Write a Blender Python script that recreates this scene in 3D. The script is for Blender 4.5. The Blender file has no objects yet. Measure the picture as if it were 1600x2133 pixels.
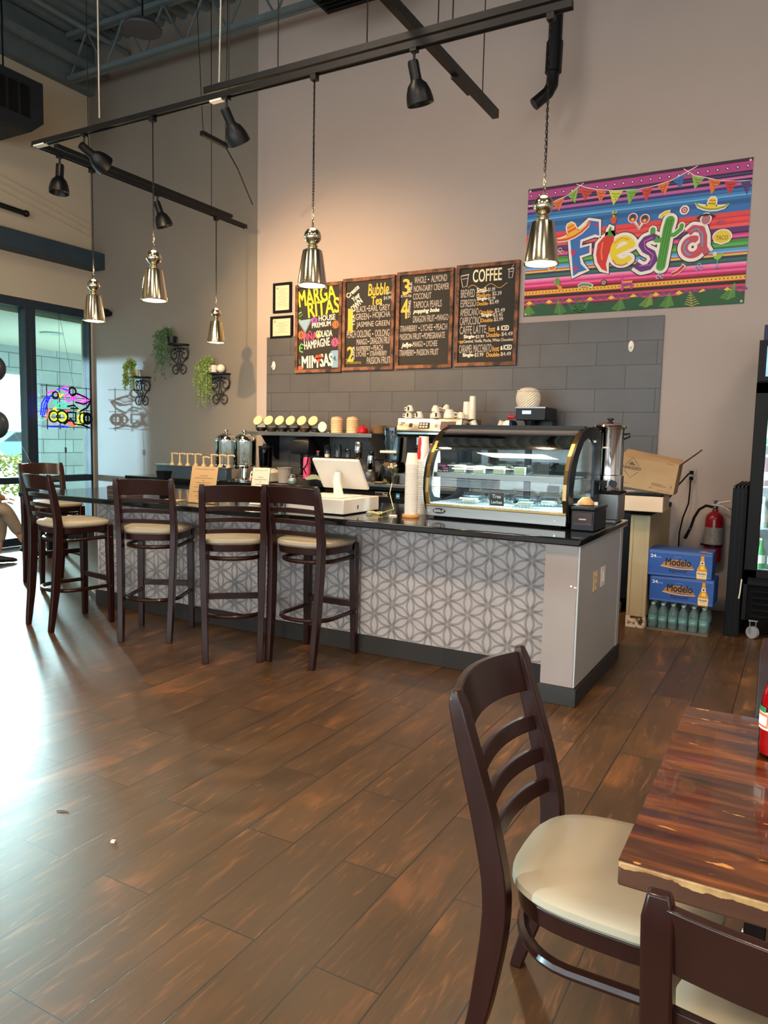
import bpy, math, random
from mathutils import Vector, Matrix, Euler
random.seed(7)
PI = math.pi
S = bpy.context.scene
C = S.collection
R = math.radians
# ---------------------------------------------------------------- camera
cam = bpy.data.cameras.new('camera'); co = bpy.data.objects.new('camera', cam); C.objects.link(co)
X = (0.87337193, 0.48657965, 0.02148741); Y = (0.0668145, -0.07599328, -0.99486725); Z = (-0.48244926, 0.8703248, -0.09888097)
# rows of the world->camera(y down, z forward) rotation; columns below are camera right, up, back in world space
co.matrix_world = Matrix(((X[0], -Y[0], -Z[0], 0), (X[1], -Y[1], -Z[1], 0), (X[2], -Y[2], -Z[2], 1.40), (0, 0, 0, 1)))
cam.sensor_fit = 'HORIZONTAL'; cam.sensor_width = 36; cam.lens = 1563.29 * 36 / 1600
cam.clip_start = 0.02; cam.clip_end = 200
S.camera = co
S.view_settings.view_transform = 'Standard'; S.view_settings.look = 'None'
S.view_settings.gamma = 1; S.view_settings.use_curve_mapping = False
S.view_settings.exposure = 0.26
# ---------------------------------------------------------------- world and light
wd = bpy.data.worlds.new('world'); S.world = wd; wd.use_nodes = True
bg = wd.node_tree.nodes['Background']; bg.inputs[0].default_value = (0.72, 0.90, 1.0, 1); bg.inputs[1].default_value = 4.0
def area(name, loc, rot, sx, sy, power, col, spread=PI):
    l = bpy.data.lights.new(name, 'AREA'); l.shape = 'RECTANGLE'; l.size = sx; l.size_y = sy
    l.energy = power; l.color = col; l.spread = spread
    o = bpy.data.objects.new(name, l); o.location = loc; o.rotation_euler = rot; C.objects.link(o); return o
area('front_fill_panel', (-1.5, -4.2, 1.8), (R(90), 0, 0), 9, 2.8, 90, (1.0, 0.93, 0.88))  # unseen fill panel added behind the camera, inside the front wall
for xx, yy, pw in ((-5.5, -1.5, 120), (-1.5, -1.0, 190), (2.3, -1.5, 130), (-3.6, 2.2, 70), (1.8, 2.2, 60)):
    area('ceiling_fill', (xx, yy, 5.6), (0, 0, 0), 0.9, 0.9, pw, (1.0, 0.79, 0.58))  # warm overhead fill added out of view, no fixtures belong to it
sun = bpy.data.lights.new('sun', 'SUN'); sun.energy = 20; sun.angle = R(2); sun.color = (1.0, 0.96, 0.88)
so = bpy.data.objects.new('sun', sun); C.objects.link(so)
so.rotation_euler = Vector((-0.60, -0.12, -0.78)).to_track_quat('-Z', 'Y').to_euler()

def low_sun_lamp(name, d, e, ang, col):
    l = bpy.data.lights.new(name, 'SUN'); l.energy = e; l.angle = R(ang); l.color = col
    o = bpy.data.objects.new(name, l); C.objects.link(o); o.rotation_euler = Vector(d).to_track_quat('-Z', 'Y').to_euler()
low_sun_lamp('left_window_glare_lamp', (0.84, -0.54, -0.15), 12.0, 9, (0.80, 0.93, 1.0))  # extra lamp added for the floor glare, standing in for the bright porch opening
low_sun_lamp('glint_from_across_the_street', (0.83, 0.55, -0.01), 4.5, 1.5, (0.62, 0.78, 1.0))

# ---------------------------------------------------------------- colours and materials
def lin(c): return c / 12.92 if c <= 0.04045 else ((c + 0.055) / 1.055) ** 2.4
def hx(s): return tuple(lin(int(s[i:i + 2], 16) / 255) for i in (0, 2, 4))
class G:                                     # tiny node helper
    def __init__(s, m): s.t = m.node_tree; s.b = s.t.nodes.get('Principled BSDF')
    def n(s, typ, **k):
        x = s.t.nodes.new('ShaderNode' + typ)
        for a, v in k.items():
            if a[0] == 'i' and a[1:].isdigit(): s.put(x.inputs[int(a[1:])], v)
            else: setattr(x, a, v)
        return x
    def put(s, i, v):
        if hasattr(v, 'is_output') or isinstance(v, bpy.types.NodeSocket): s.t.links.new(v, i)
        else: i.default_value = v
    def set(s, name, v): s.put(s.b.inputs[name], v)
    def m(s, op, a, b=0.0, c=0.0): return s.n('Math', operation=op, i0=a, i1=b, i2=c).outputs[0]
    def ramp(s, f, stops):
        r = s.n('ValToRGB', i0=f); e = r.color_ramp.elements
        while len(e) < len(stops): e.new(0.5)
        for q, (p, c) in zip(e, stops): q.position = p; q.color = (*c, 1)
        return r.outputs[0]
    def mix(s, f, a, b, mode='MIX'):
        x = s.n('Mix', data_type='RGBA', blend_type=mode); s.put(x.inputs[0], f)
        s.put(x.inputs[6], a if not isinstance(a, tuple) else (*a, 1) if len(a) == 3 else a)
        s.put(x.inputs[7], b if not isinstance(b, tuple) else (*b, 1) if len(b) == 3 else b); return x.outputs[2]
M = {}
def mat(name, col='808080', rough=0.5, metal=0.0, emit=None, es=1.0, vary=0.12, vs=6.0, bump=0.0, bs=40.0, coat=0.0, spec=None, alpha=1.0, trans=0.0, ior=1.45, stretch=None):
    if name in M: return M[name]
    m = bpy.data.materials.new(name); m.use_nodes = True; M[name] = m; g = G(m)
    c = hx(col) if isinstance(col, str) else col
    tc = g.n('TexCoord').outputs['Object']
    if stretch: tc = g.n('Mapping', i0=tc, i3=stretch).outputs[0]
    if vary > 0:
        nz = g.n('TexNoise', i0=tc); nz.inputs['Scale'].default_value = vs; nz.inputs['Detail'].default_value = 4
        a = tuple(x * (1 - vary) for x in c); b = tuple(min(1, x * (1 + vary)) for x in c)
        g.set('Base Color', g.ramp(nz.outputs[0], [(0.3, a), (0.7, b)]))
        g.set('Roughness', g.n('MapRange', i0=nz.outputs[0], i3=max(0.02, rough - 0.05), i4=min(1, rough + 0.05)).outputs[0])
    else:
        g.set('Base Color', (*c, 1)); g.set('Roughness', rough)
    g.set('Metallic', metal); g.set('Coat Weight', coat); g.set('Alpha', alpha); g.set('Transmission Weight', trans); g.set('IOR', ior)
    g.b.inputs['Coat Roughness'].default_value = 0.12
    if spec is not None: g.set('Specular IOR Level', spec)
    if emit: g.set('Emission Color', (*(hx(emit) if isinstance(emit, str) else emit), 1)); g.set('Emission Strength', es)
    if bump > 0:
        nb = g.n('TexNoise', i0=tc); nb.inputs['Scale'].default_value = bs; nb.inputs['Detail'].default_value = 5
        bp = g.n('Bump', i0=bump, i1=0.02, i3=nb.outputs[0])
        bp.inputs['Height'].default_value = 0; g.t.links.new(nb.outputs[0], bp.inputs['Height']); g.t.links.new(bp.outputs[0], g.b.inputs['Normal'])
    return m
def thin_glass(name, tint='eef6f4', refl=1.0, dens=0.0):
    m = bpy.data.materials.new(name); m.use_nodes = True; M[name] = m; g = G(m); t = g.t
    out = t.nodes['Material Output']; t.nodes.remove(g.b)
    tr = g.n('BsdfTransparent'); tr.inputs[0].default_value = (*hx(tint), 1)
    gl = g.n('BsdfGlossy'); gl.inputs['Roughness'].default_value = 0.03
    fr = g.n('Fresnel'); fr.inputs[0].default_value = 1.45
    f = g.m('MULTIPLY', fr.outputs[0], refl)
    f = g.m('ADD', f, dens)
    mx = g.n('MixShader', i0=f, i1=tr.outputs[0], i2=gl.outputs[0]); t.links.new(mx.outputs[0], out.inputs[0]); return m
thin_glass('window_glass', 'e4f2ee', 0.9)
thin_glass('clear_glass', 'f2f8f8', 1.0, 0.02)
thin_glass('clear_plastic', 'e4f2f8', 1.3, 0.17)
thin_glass('smoke_glass', '7d858a', 1.2, 0.03)
def printmat():
    m = bpy.data.materials.new('print'); m.use_nodes = True; M['print'] = m; g = G(m)
    a = g.n('Attribute', attribute_name='Col'); nz = g.n('TexNoise'); nz.inputs['Scale'].default_value = 30
    f = g.n('MapRange', i0=nz.outputs[0], i3=0.9, i4=1.06).outputs[0]
    g.set('Base Color', g.mix(1.0, a.outputs[0], f, 'MULTIPLY')); g.set('Roughness', 0.6)
printmat()
mat('iron', '17181b', 0.45, 0.5); mat('black_metal', '101114', 0.4, 0.3); mat('black_plastic', '101115', 0.38, vary=0.08, spec=0.35)
mat('matte_black', '090a0c', 0.75, spec=0.2); mat('steel', '9c9992', 0.22, 1.0, vary=0.05); mat('brushed', '8f8c88', 0.35, 1.0, vary=0.08, stretch=(1, 1, 30))
mat('chrome', 'd8d6d2', 0.08, 1.0, vary=0.03); mat('white_plastic', 'e6ded2', 0.35, vary=0.03); mat('ceramic', 'ece2d2', 0.2, vary=0.03, coat=0.4)
mat('cream', 'cdb288', 0.5, vary=0.06); mat('red', 'b01818', 0.35); mat('paper_white', 'efe6d8', 0.8, vary=0.03)
mat('dark_wood', '28100b', 0.34, vary=0.12, vs=5, coat=0.25, spec=0.35, stretch=(6, 6, 1)); mat('vinyl', 'a99b83', 0.42, vary=0.06, vs=3, bump=0.03, bs=300)
mat('wall_beige', 'ae9f97', 0.75, vary=0.03, vs=1.2, bump=0.03, bs=120); mat('wall_taupe', '7f776d', 0.42, vary=0.04, vs=1.5, bump=0.02, bs=60)
mat('wall_cream', 'bfb4a0', 0.8, vary=0.03, vs=1.0); mat('deck', '5c686a', 0.8, vary=0.1); mat('frame_blue', '22323f', 0.45, vary=0.08)
mat('white_paint', '937f74', 0.6, vary=0.02); mat('grey_paint', 'a9a8a4', 0.38, vary=0.05, vs=2)
mat('blue_beam', '2b3c49', 0.6); mat('cake', 'f0e2b8', 0.8, vary=0.05, vs=30); mat('cardboard', 'a58865', 0.85, vary=0.08, vs=5)
mat('leaf', '4f6e4a', 0.6, vary=0.4, vs=40); mat('leaf_light', '87a050', 0.6, vary=0.4, vs=40)
mat('skin', 'c48e72', 0.55, vary=0.05); mat('rubber', '9a9fa5', 0.5); mat('wood_light', 'c28a4c', 0.45, vary=0.2, vs=8, stretch=(1, 6, 6))
mat('bulb', 'ffffff', 0.4, emit='fff0d0', es=14.0, vary=0)

# ---------------------------------------------------------------- mesh building
class B:
    def __init__(s): s.v = []; s.f = []; s.mi = []; s.c = []; s.cur = 0; s.col = (0.5, 0.5, 0.5)
    def add(s, vs, fs):
        o = len(s.v); s.v += [tuple(v) for v in vs]
        for f in fs: s.f.append(tuple(i + o for i in f)); s.mi.append(s.cur); s.c.append(s.col)
        return s
    def tf(s, mtx, start=0):
        for i in range(start, len(s.v)): s.v[i] = tuple(mtx @ Vector(s.v[i]))
        return s
    def box(s, x0, x1, y0, y1, z0, z1):
        return s.add([(x, y, z) for x in (x0, x1) for y in (y0, y1) for z in (z0, z1)],
                     [(0, 1, 3, 2), (4, 6, 7, 5), (0, 4, 5, 1), (2, 3, 7, 6), (0, 2, 6, 4), (1, 5, 7, 3)])
    def cb(s, c, sz, rz=0.0, rx=0.0, ry=0.0):
        st = len(s.v); s.box(-sz[0] / 2, sz[0] / 2, -sz[1] / 2, sz[1] / 2, -sz[2] / 2, sz[2] / 2)
        return s.tf(Matrix.Translation(c) @ Euler((rx, ry, rz)).to_matrix().to_4x4(), st)
    def loft(s, rings, cap=True, closed=True):
        n = len(rings[0]); vs = [p for r in rings for p in r]; fs = []
        for k in range(len(rings) - 1):
            for i in range(n if closed else n - 1):
                j = (i + 1) % n; fs.append((k * n + i, k * n + j, (k + 1) * n + j, (k + 1) * n + i))
        if cap: fs.append(tuple(range(n - 1, -1, -1))); fs.append(tuple(range((len(rings) - 1) * n, len(rings) * n)))
        return s.add(vs, fs)
    def lathe(s, prof, n=24, c=(0, 0, 0), cap=True):
        return s.loft([[(c[0] + r * math.cos(2 * PI * i / n), c[1] + r * math.sin(2 * PI * i / n), c[2] + z) for i in range(n)] for r, z in prof], cap)
    def tube(s, pts, r, n=8, closed=False, flat=1.0):
        pts = [Vector(p) for p in pts]; rings = []; up = None
        N = len(pts)
        for i, p in enumerate(pts):
            a = pts[(i - 1) % N] if (closed or i > 0) else p; b = pts[(i + 1) % N] if (closed or i < N - 1) else p
            t = (b - a).normalized()
            if up is None: up = Vector((0, 0, 1)) if abs(t.z) < 0.9 else Vector((1, 0, 0))
            sd = t.cross(up)
            if sd.length < 1e-6: sd = t.orthogonal()
            sd.normalize(); up2 = sd.cross(t).normalized(); up = up2
            rr = r[i] if isinstance(r, (list, tuple)) else r
            rings.append([p + sd * math.cos(2 * PI * k / n) * rr + up2 * math.sin(2 * PI * k / n) * rr * flat for k in range(n)])
        if closed: rings.append(rings[0])
        return s.loft(rings, not closed)
    def cyl(s, a, b, r, r2=None, n=16): return s.tube([a, b], [r, r2 if r2 is not None else r], n)
    def ball(s, c, r, n=16, sz=1.0):
        return s.lathe([(max(1e-4, r * math.sin(PI * k / (n // 2))), -r * sz * math.cos(PI * k / (n // 2))) for k in range(n // 2 + 1)], n, c)
    def prism(s, p2, d0, d1, ax='y'):
        f = {'y': lambda a, b, d: (a, d, b), 'x': lambda a, b, d: (d, a, b), 'z': lambda a, b, d: (a, b, d)}[ax]
        return s.loft([[f(a, b, d0) for a, b in p2], [f(a, b, d1) for a, b in p2]])
    def flat(s, p2, d, col=None):                 # a coloured polygon in the x,z plane at depth y=d (front faces -y)
        if col is not None: s.col = hx(col) if isinstance(col, str) else col
        return s.add([(a, d, b) for a, b in p2], [tuple(range(len(p2)))])
    def band(s, pts, w, d, col=None):             # polyline stroke, width w, at depth d
        if col is not None: s.col = hx(col)
        if w > .02:
            for a, b in zip(pts, pts[1:]):
                d -= 6e-6; dx, dz = b[0] - a[0], b[1] - a[1]; l = math.hypot(dx, dz) or 1; ox, oz = -dz / l * w / 2, dx / l * w / 2
                s.add([(a[0] + ox, d, a[1] + oz), (b[0] + ox, d, b[1] + oz), (b[0] - ox, d, b[1] - oz), (a[0] - ox, d, a[1] - oz)], [(0, 1, 2, 3)])
            for k, a in enumerate(pts[1:-1]): s.disc(a, w / 2, d - 6e-6 * (k + 1), None, 14)
            return s
        L = []; Rr = []
        for i, p in enumerate(pts):
            a = pts[max(0, i - 1)]; b = pts[min(len(pts) - 1, i + 1)]
            dx, dz = b[0] - a[0], b[1] - a[1]; l = math.hypot(dx, dz) or 1
            L.append((p[0] - dz / l * w / 2, d, p[1] + dx / l * w / 2)); Rr.append((p[0] + dz / l * w / 2, d, p[1] - dx / l * w / 2))
        n = len(pts); return s.add(L + Rr, [(i, i + 1, n + i + 1, n + i) for i in range(n - 1)])
    def disc(s, c, r, d, col, n=20, rz=None): return s.flat([(c[0] + r * math.cos(2 * PI * i / n), c[1] + (rz or r) * math.sin(2 * PI * i / n)) for i in range(n)], d, col)
    def build(s, name, m, parent=None, bevel=0.0, label=None, smooth=True, sub=0):
        if parent is not None and parent.name == 'fiesta_banner': s.v = [(a, c if c > -.0088 else -.0088 + (c + .0088) * 5, e) for a, c, e in s.v]
        me = bpy.data.meshes.new(name); me.from_pydata(s.v, [], s.f)
        ms = m if isinstance(m, (list, tuple)) else [m]
        for q in ms: me.materials.append(M[q] if isinstance(q, str) else q)
        me.polygons.foreach_set('material_index', s.mi)
        if 'print' in [q for q in ms if isinstance(q, str)]:
            at = me.color_attributes.new('Col', 'FLOAT_COLOR', 'CORNER'); k = 0; buf = []
            for p, c in zip(s.f, s.c): buf += [*c, 1.0] * len(p)
            at.data.foreach_set('color', buf)
        me.validate(); me.update()
        if smooth:
            me.polygons.foreach_set('use_smooth', [True] * len(me.polygons)); me.set_sharp_from_angle(angle=R(38))
        o = bpy.data.objects.new(name, me); C.objects.link(o)
        if parent: o.parent = parent
        if bevel:
            b = o.modifiers.new('bevel', 'BEVEL'); b.width = bevel; b.segments = 2; b.limit_method = 'ANGLE'
        if sub:
            b = o.modifiers.new('sub', 'SUBSURF'); b.levels = sub; b.render_levels = sub
        if label: o['label'] = label
        return o
def thing(name, label, cat, loc=(0, 0, 0), rz=0.0, group=None):
    o = bpy.data.objects.new(name, None); C.objects.link(o); o.empty_display_size = 0.05
    o.location = loc; o.rotation_euler = (0, 0, rz); o['label'] = label; o['category'] = cat
    if group: o['group'] = group
    return o
def tag(o, label, cat, group=None, kind=None):
    o['label'] = label; o['category'] = cat
    if group: o['group'] = group
    if kind: o['kind'] = kind
    return o
def struct(o): o['kind'] = 'structure'; return o
def dup(root, loc, rz=None, label=None, rot=None):
    r = root.copy(); C.objects.link(r); r.location = loc
    if rz is not None: r.rotation_euler = (0, 0, rz)
    if rot is not None: r.rotation_euler = rot
    if label: r['label'] = label
    for ch in list(root.children):
        c = ch.copy(); C.objects.link(c); c.parent = r
        for g_ in list(ch.children):
            d = g_.copy(); C.objects.link(d); d.parent = c
    return r
TX = {}
def glyphs(s):
    if s in TX: return TX[s]
    cu = bpy.data.curves.new('t', 'FONT'); cu.body = s; cu.size = 1; cu.resolution_u = 3
    o = bpy.data.objects.new('t', cu); C.objects.link(o)
    dg = bpy.context.evaluated_depsgraph_get(); ev = o.evaluated_get(dg); me = ev.to_mesh()
    vs = [(v.co.x, v.co.y) for v in me.vertices]; fs = [tuple(p.vertices) for p in me.polygons]
    ev.to_mesh_clear(); bpy.data.objects.remove(o); bpy.data.curves.remove(cu)
    TX[s] = (vs, fs); return TX[s]
def text(b, s, x, z, w, h, d, col, rot=0.0, shear=0.0, bold=0.0):
    """letters fitted into the box x..x+w, z..z+h (lower left corner x,z), turned by rot about that corner, at depth d"""
    vs, fs = glyphs(s)
    if not vs: return b
    x0 = min(v[0] for v in vs); x1 = max(v[0] for v in vs); z0 = min(v[1] for v in vs); z1 = max(v[1] for v in vs)
    b.col = hx(col); cr, sr = math.cos(rot), math.sin(rot)
    for k, (ox, oz) in enumerate([(0, 0)] + ([(bold, 0), (bold, bold), (0, bold)] if bold else [])):
        pts = []
        for a, c in vs:
            u = (a - x0) / (x1 - x0) * w; v = (c - z0) / (z1 - z0) * h; u += v * shear
            pts.append((x + ox + u * cr - v * sr, d - k * 2e-5, z + oz + u * sr + v * cr))
        b.add(pts, fs)
    return b
# ---------------------------------------------------------------- special materials
def floor_mat():
    m = bpy.data.materials.new('floor_planks'); m.use_nodes = True; M['floor'] = m; g = G(m)
    tc = g.n('TexCoord').outputs['Object']; s = g.n('SeparateXYZ', i0=tc)
    u = g.m('ADD', s.outputs[1], 0.925 * 20 - 1.552); v = g.m('ADD', s.outputs[0], 0.84 + 0.2015 * 60)
    vec = g.n('CombineXYZ', i0=u, i1=v).outputs[0]
    def brick(c1, c2, mort, ms):
        b = g.n('TexBrick', i0=vec, offset=0.5, offset_frequency=2, squash=1.0)
        for k, x in (('Color1', (*c1, 1)), ('Color2', (*c2, 1)), ('Mortar', (*mort, 1)), ('Scale', 1.0), ('Mortar Size', ms), ('Mortar Smooth', 0.1), ('Bias', 0.0), ('Brick Width', 0.925), ('Row Height', 0.2015)): b.inputs[k].default_value = x
        return b
    idn = brick((0, 0, 0), (1, 1, 1), (0.5, 0.5, 0.5), 0.0)
    seed = g.m('MULTIPLY', idn.outputs[0], 37.0)
    p = g.n('CombineXYZ', i0=g.m('MULTIPLY', s.outputs[0], 3.2), i1=g.m('MULTIPLY', s.outputs[1], 0.9), i2=seed).outputs[0]
    big = g.n('TexNoise', i0=p); big.inputs['Scale'].default_value = 1.6; big.inputs['Detail'].default_value = 5; big.inputs['Distortion'].default_value = 0.9
    p2 = g.n('CombineXYZ', i0=g.m('MULTIPLY', s.outputs[0], 9.0), i1=g.m('MULTIPLY', s.outputs[1], 1.0), i2=seed).outputs[0]
    fine = g.n('TexNoise', i0=p2); fine.inputs['Scale'].default_value = 5.0; fine.inputs['Detail'].default_value = 6; fine.inputs['Distortion'].default_value = 1.2
    base = g.ramp(big.outputs[0], [(0.30, hx('3e2e19')), (0.50, hx('523a1e')), (0.60, hx('664522')), (0.70, hx('a4693a'))])
    base = g.mix(0.55, base, g.ramp(fine.outputs[0], [(0.3, hx('3d2b1a')), (0.58, hx('563920')), (0.74, hx('96633a'))]), 'MIX')
    tone = g.n('MapRange', i0=idn.outputs[0], i3=0.82, i4=1.14).outputs[0]
    base = g.mix(1.0, base, tone, 'MULTIPLY')
    gr = brick((1, 1, 1), (1, 1, 1), (0, 0, 0), 0.0022)
    g.set('Base Color', g.mix(gr.outputs[1], base, hx('17110d')))
    g.set('Roughness', g.n('MapRange', i0=fine.outputs[0], i3=0.33, i4=0.47).outputs[0])
    g.set('Specular IOR Level', 0.7)
    hgt = g.m('SUBTRACT', g.m('MULTIPLY', fine.outputs[0], 0.05), g.m('MULTIPLY', gr.outputs[1], 0.6))
    bp = g.n('Bump'); bp.inputs['Strength'].default_value = 0.35; bp.inputs['Distance'].default_value = 0.006
    g.t.links.new(hgt, bp.inputs['Height']); g.t.links.new(bp.outputs[0], g.b.inputs['Normal'])
floor_mat()
def brick_mat(name, c1, c2, mort, bw, rh, ms, ax, offu, offv, rough, bump=0.3, nz=0.0, off=0.5):
    m = bpy.data.materials.new(name); m.use_nodes = True; M[name] = m; g = G(m)
    tc = g.n('TexCoord').outputs['Object']; s = g.n('SeparateXYZ', i0=tc)
    vec = g.n('CombineXYZ', i0=g.m('ADD', s.outputs[ax], offu), i1=g.m('ADD', s.outputs[2], offv)).outputs[0]
    b = g.n('TexBrick', i0=vec, offset=off, offset_frequency=2)
    for k, x in (('Color1', (*hx(c1), 1)), ('Color2', (*hx(c2), 1)), ('Mortar', (*hx(mort), 1)), ('Scale', 1.0), ('Mortar Size', ms), ('Mortar Smooth', 0.2), ('Bias', 0.0), ('Brick Width', bw), ('Row Height', rh)): b.inputs[k].default_value = x
    n = g.n('TexNoise', i0=tc); n.inputs['Scale'].default_value = 5; n.inputs['Detail'].default_value = 7
    g.set('Base Color', g.mix(1.0, b.outputs[0], g.n('MapRange', i0=n.outputs[0], i3=0.82, i4=1.15).outputs[0], 'MULTIPLY'))
    g.set('Roughness', rough)
    h = g.m('SUBTRACT', g.m('MULTIPLY', n.outputs[0], nz), b.outputs[1])
    bp = g.n('Bump'); bp.inputs['Strength'].default_value = bump; bp.inputs['Distance'].default_value = 0.01
    g.t.links.new(h, bp.inputs['Height']); g.t.links.new(bp.outputs[0], g.b.inputs['Normal'])
brick_mat('slate_tile', '4b4a4c', '565354', '1f1d1d', 0.515, 0.205, 0.0025, 0, 3.464 + 5.15, -2.485 + 0.205 * 20, 0.42, 0.25, 0.3)
brick_mat('stone', '9aa6a6', '8c9696', '606a6c', 0.62, 0.24, 0.008, 1, 0, 5, 0.8, 0.8, 1.2)
brick_mat('base_tile', '241d18', '2a231c', '1a1613', 0.6, 0.4, 0.002, 0, 0.35, 0.2, 0.65, 0.1)
def granite():
    m = bpy.data.materials.new('granite'); m.use_nodes = True; M['granite'] = m; g = G(m)
    tc = g.n('TexCoord').outputs['Object']; v = g.n('TexVoronoi', i0=tc); v.inputs['Scale'].default_value = 160
    g.set('Base Color', g.ramp(v.outputs[0], [(0.05, hx('5a5148')), (0.16, hx('14130f')), (1.0, hx('0d0d0e'))])); g.set('Roughness', 0.09)
granite()
def tablewood():
    m = bpy.data.materials.new('table_wood'); m.use_nodes = True; M['table_wood'] = m; g = G(m)
    tc = g.n('TexCoord').outputs['Object']
    mp = g.n('Mapping', i0=tc, i3=(1.2, 9, 3)).outputs[0]
    n = g.n('TexNoise', i0=mp); n.inputs['Scale'].default_value = 3.0; n.inputs['Detail'].default_value = 7; n.inputs['Distortion'].default_value = 0.8
    c = g.ramp(n.outputs[0], [(0.32, hx('261107')), (0.46, hx('4c2810')), (0.58, hx('6e3c19')), (0.74, hx('965a2a'))])
    w = g.n('TexNoise', i0=g.n('Mapping', i0=tc, i3=(7, 26, 10)).outputs[0]); w.inputs['Scale'].default_value = 1.7; w.inputs['Detail'].default_value = 8
    f = g.ramp(w.outputs[0], [(0.675, (0, 0, 0)), (0.70, (1, 1, 1))])
    g.set('Base Color', g.mix(f, c, hx('cf9450'))); g.set('Roughness', g.n('MapRange', i0=n.outputs[0], i3=0.16, i4=0.3).outputs[0]); g.set('Coat Weight', 0.4)
tablewood()
def rough_edge():
    m = bpy.data.materials.new('worn_edge'); m.use_nodes = True; M['worn_edge'] = m; g = G(m)
    tc = g.n('TexCoord').outputs['Object']; s = g.n('SeparateXYZ', i0=tc)
    n = g.n('TexNoise', i0=tc); n.inputs['Scale'].default_value = 28; n.inputs['Detail'].default_value = 6
    f = g.m('ADD', g.m('MULTIPLY', n.outputs[0], 0.024), g.m('MULTIPLY', s.outputs[2], 1.0))   # z measured from the top edge
    f = g.m('GREATER_THAN', f, 0.000)
    c = g.ramp(n.outputs[0], [(0.3, hx('93653a')), (0.7, hx('cba36a'))])
    g.set('Base Color', g.mix(f, hx('4e2a12'), c)); g.set('Roughness', 0.6)
    bp = g.n('Bump'); bp.inputs['Strength'].default_value = 0.5; bp.inputs['Distance'].default_value = 0.004
    g.t.links.new(n.outputs[0], bp.inputs['Height']); g.t.links.new(bp.outputs[0], g.b.inputs['Normal'])
rough_edge()
def barn():
    m = bpy.data.materials.new('burnt_wood'); m.use_nodes = True; M['burnt_wood'] = m; g = G(m)
    tc = g.n('TexCoord').outputs['Object']
    n = g.n('TexNoise', i0=tc); n.inputs['Scale'].default_value = 11; n.inputs['Detail'].default_value = 6
    g.set('Base Color', g.ramp(n.outputs[0], [(0.36, hx('2a1710')), (0.5, hx('6b4029')), (0.66, hx('8d5b3c'))])); g.set('Roughness', 0.65)
barn()

# ---------------------------------------------------------------- room shell
YW = 6.85; XL = -8.2; ZC = 6.15
struct(B().box(XL, 5, -5, 7, -0.1, 0).build('floor', 'floor'))
w = B(); w.box(-5.49, 5.0, YW, YW + .15, 0, 6.6); struct(w.build('wall_back', 'wall_beige'))
w = B(); w.box(XL - .2, -5.49, YW, YW + .15, 0, 6.6); struct(w.build('wall_back_left', 'wall_taupe'))
w = B(); w.box(XL - .2, XL, -5, YW, 2.95, 6.6); w.box(XL - .2, XL, 6.83, YW, 0, 2.95); struct(w.build('wall_left', 'wall_cream'))
w = B(); w.box(5, 5.15, -5, YW + .15, 0, 6.6); struct(w.build('wall_right', 'wall_beige'))
w = B(); w.box(XL, 5, -5.15, -5, 3.2, 6.6); w.box(XL, 5, -5.15, -5, 0, .3)
for q in (-8.1, -4.9, -1.6, 1.7, 4.9): w.box(q - .12, q + .12, -5.15, -5, .3, 3.2)
struct(w.build('wall_front', 'wall_beige'))
# corrugated deck: ribs run along y
w = B(); pts = []
x = XL - .2; k = 0
while x < 5.15:
    pts += [(x, ZC), (x + .06, ZC), (x + .09, ZC + .07), (x + .15, ZC + .07)]; x += .18
w.loft([[(a, -5.1, b) for a, b in pts], [(a, 7.0, b) for a, b in pts]], cap=False, closed=False)
w.box(XL - .2, 5.15, -5.1, 7.0, ZC + .1, ZC + .2)
struct(w.build('ceiling', 'deck', smooth=False))
# left window wall: aluminium frames and panes
bays = [(5.95, 6.83), (4.55, 5.95), (3.1, 4.55), (1.6, 3.1), (.1, 1.6), (-1.4, .1), (-2.9, -1.4), (-4.6, -2.9)]
for i, (a, b) in enumerate(bays):
    f = B(); t = .07 if i else .07
    f.box(XL - .14, XL - .01, a, b, 2.85, 2.95); f.box(XL - .14, XL - .01, a, b, 0, .10); f.box(XL - .14, XL - .01, a, b, .75, .83)
    f.box(XL - .14, XL - .01, a, a + .07, .1, 2.85); f.box(XL - .14, XL - .01, b - (.07 if i else .03), b, .1, 2.85)
    fo = struct(f.build('window_%d' % (i + 1), 'frame_blue', bevel=.004))
    B().box(XL - .085, XL - .079, a + .03, b - .03, .1, 2.85).build('pane', 'window_glass', fo)
# long dark header box above the windows, girder and ceiling steel
struct(B().box(XL, XL + .25, -5, YW, 3.45, 3.65).build('trim_1', 'blue_beam', bevel=.005))
struct(B().box(XL, XL + .12, -5, YW, 5.6, ZC).build('trim_2', 'deck', bevel=.005))
struct(B().box(-5.335, -1.105, 6.83, YW, .9, 2.485).build('trim_3', 'slate_tile', smooth=False))
def joist(y, x0, x1, z0, z1):
    j = B()
    for z in (z0, z1):
        j.box(x0, x1, y - .05, y - .008, z - .025, z + .025); j.box(x0, x1, y + .008, y + .05, z - .025, z + .025)
    n = int((x1 - x0) / .6); st = (x1 - x0) / n
    for k in range(n):
        a = x0 + k * st; j.cyl((a, y, z0), (a + st / 2, y, z1), .013, n=6); j.cyl((a + st / 2, y, z1), (a + st, y, z0), .013, n=6)
    return j.build('roof_joist', 'deck')
JL = ['black open web steel joist under the deck by the back wall', 'black open web steel joist nearer the room, second from the back wall', 'black open web steel joist above the seating, farthest from the back wall']
for k, y in enumerate((6.45, 3.6, .8)):
    tag(joist(y, XL + .15, 4.95, 5.62, 6.11), JL[k], 'joist', 'roof joists under the deck')
g_ = B(); g_.box(-7.86, -7.80, -4.9, 6.8, 5.72, 5.80); tag(g_.build('ceiling_rail', 'deck'), 'dark steel rail running along the left wall under the roof deck', 'rail')
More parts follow.
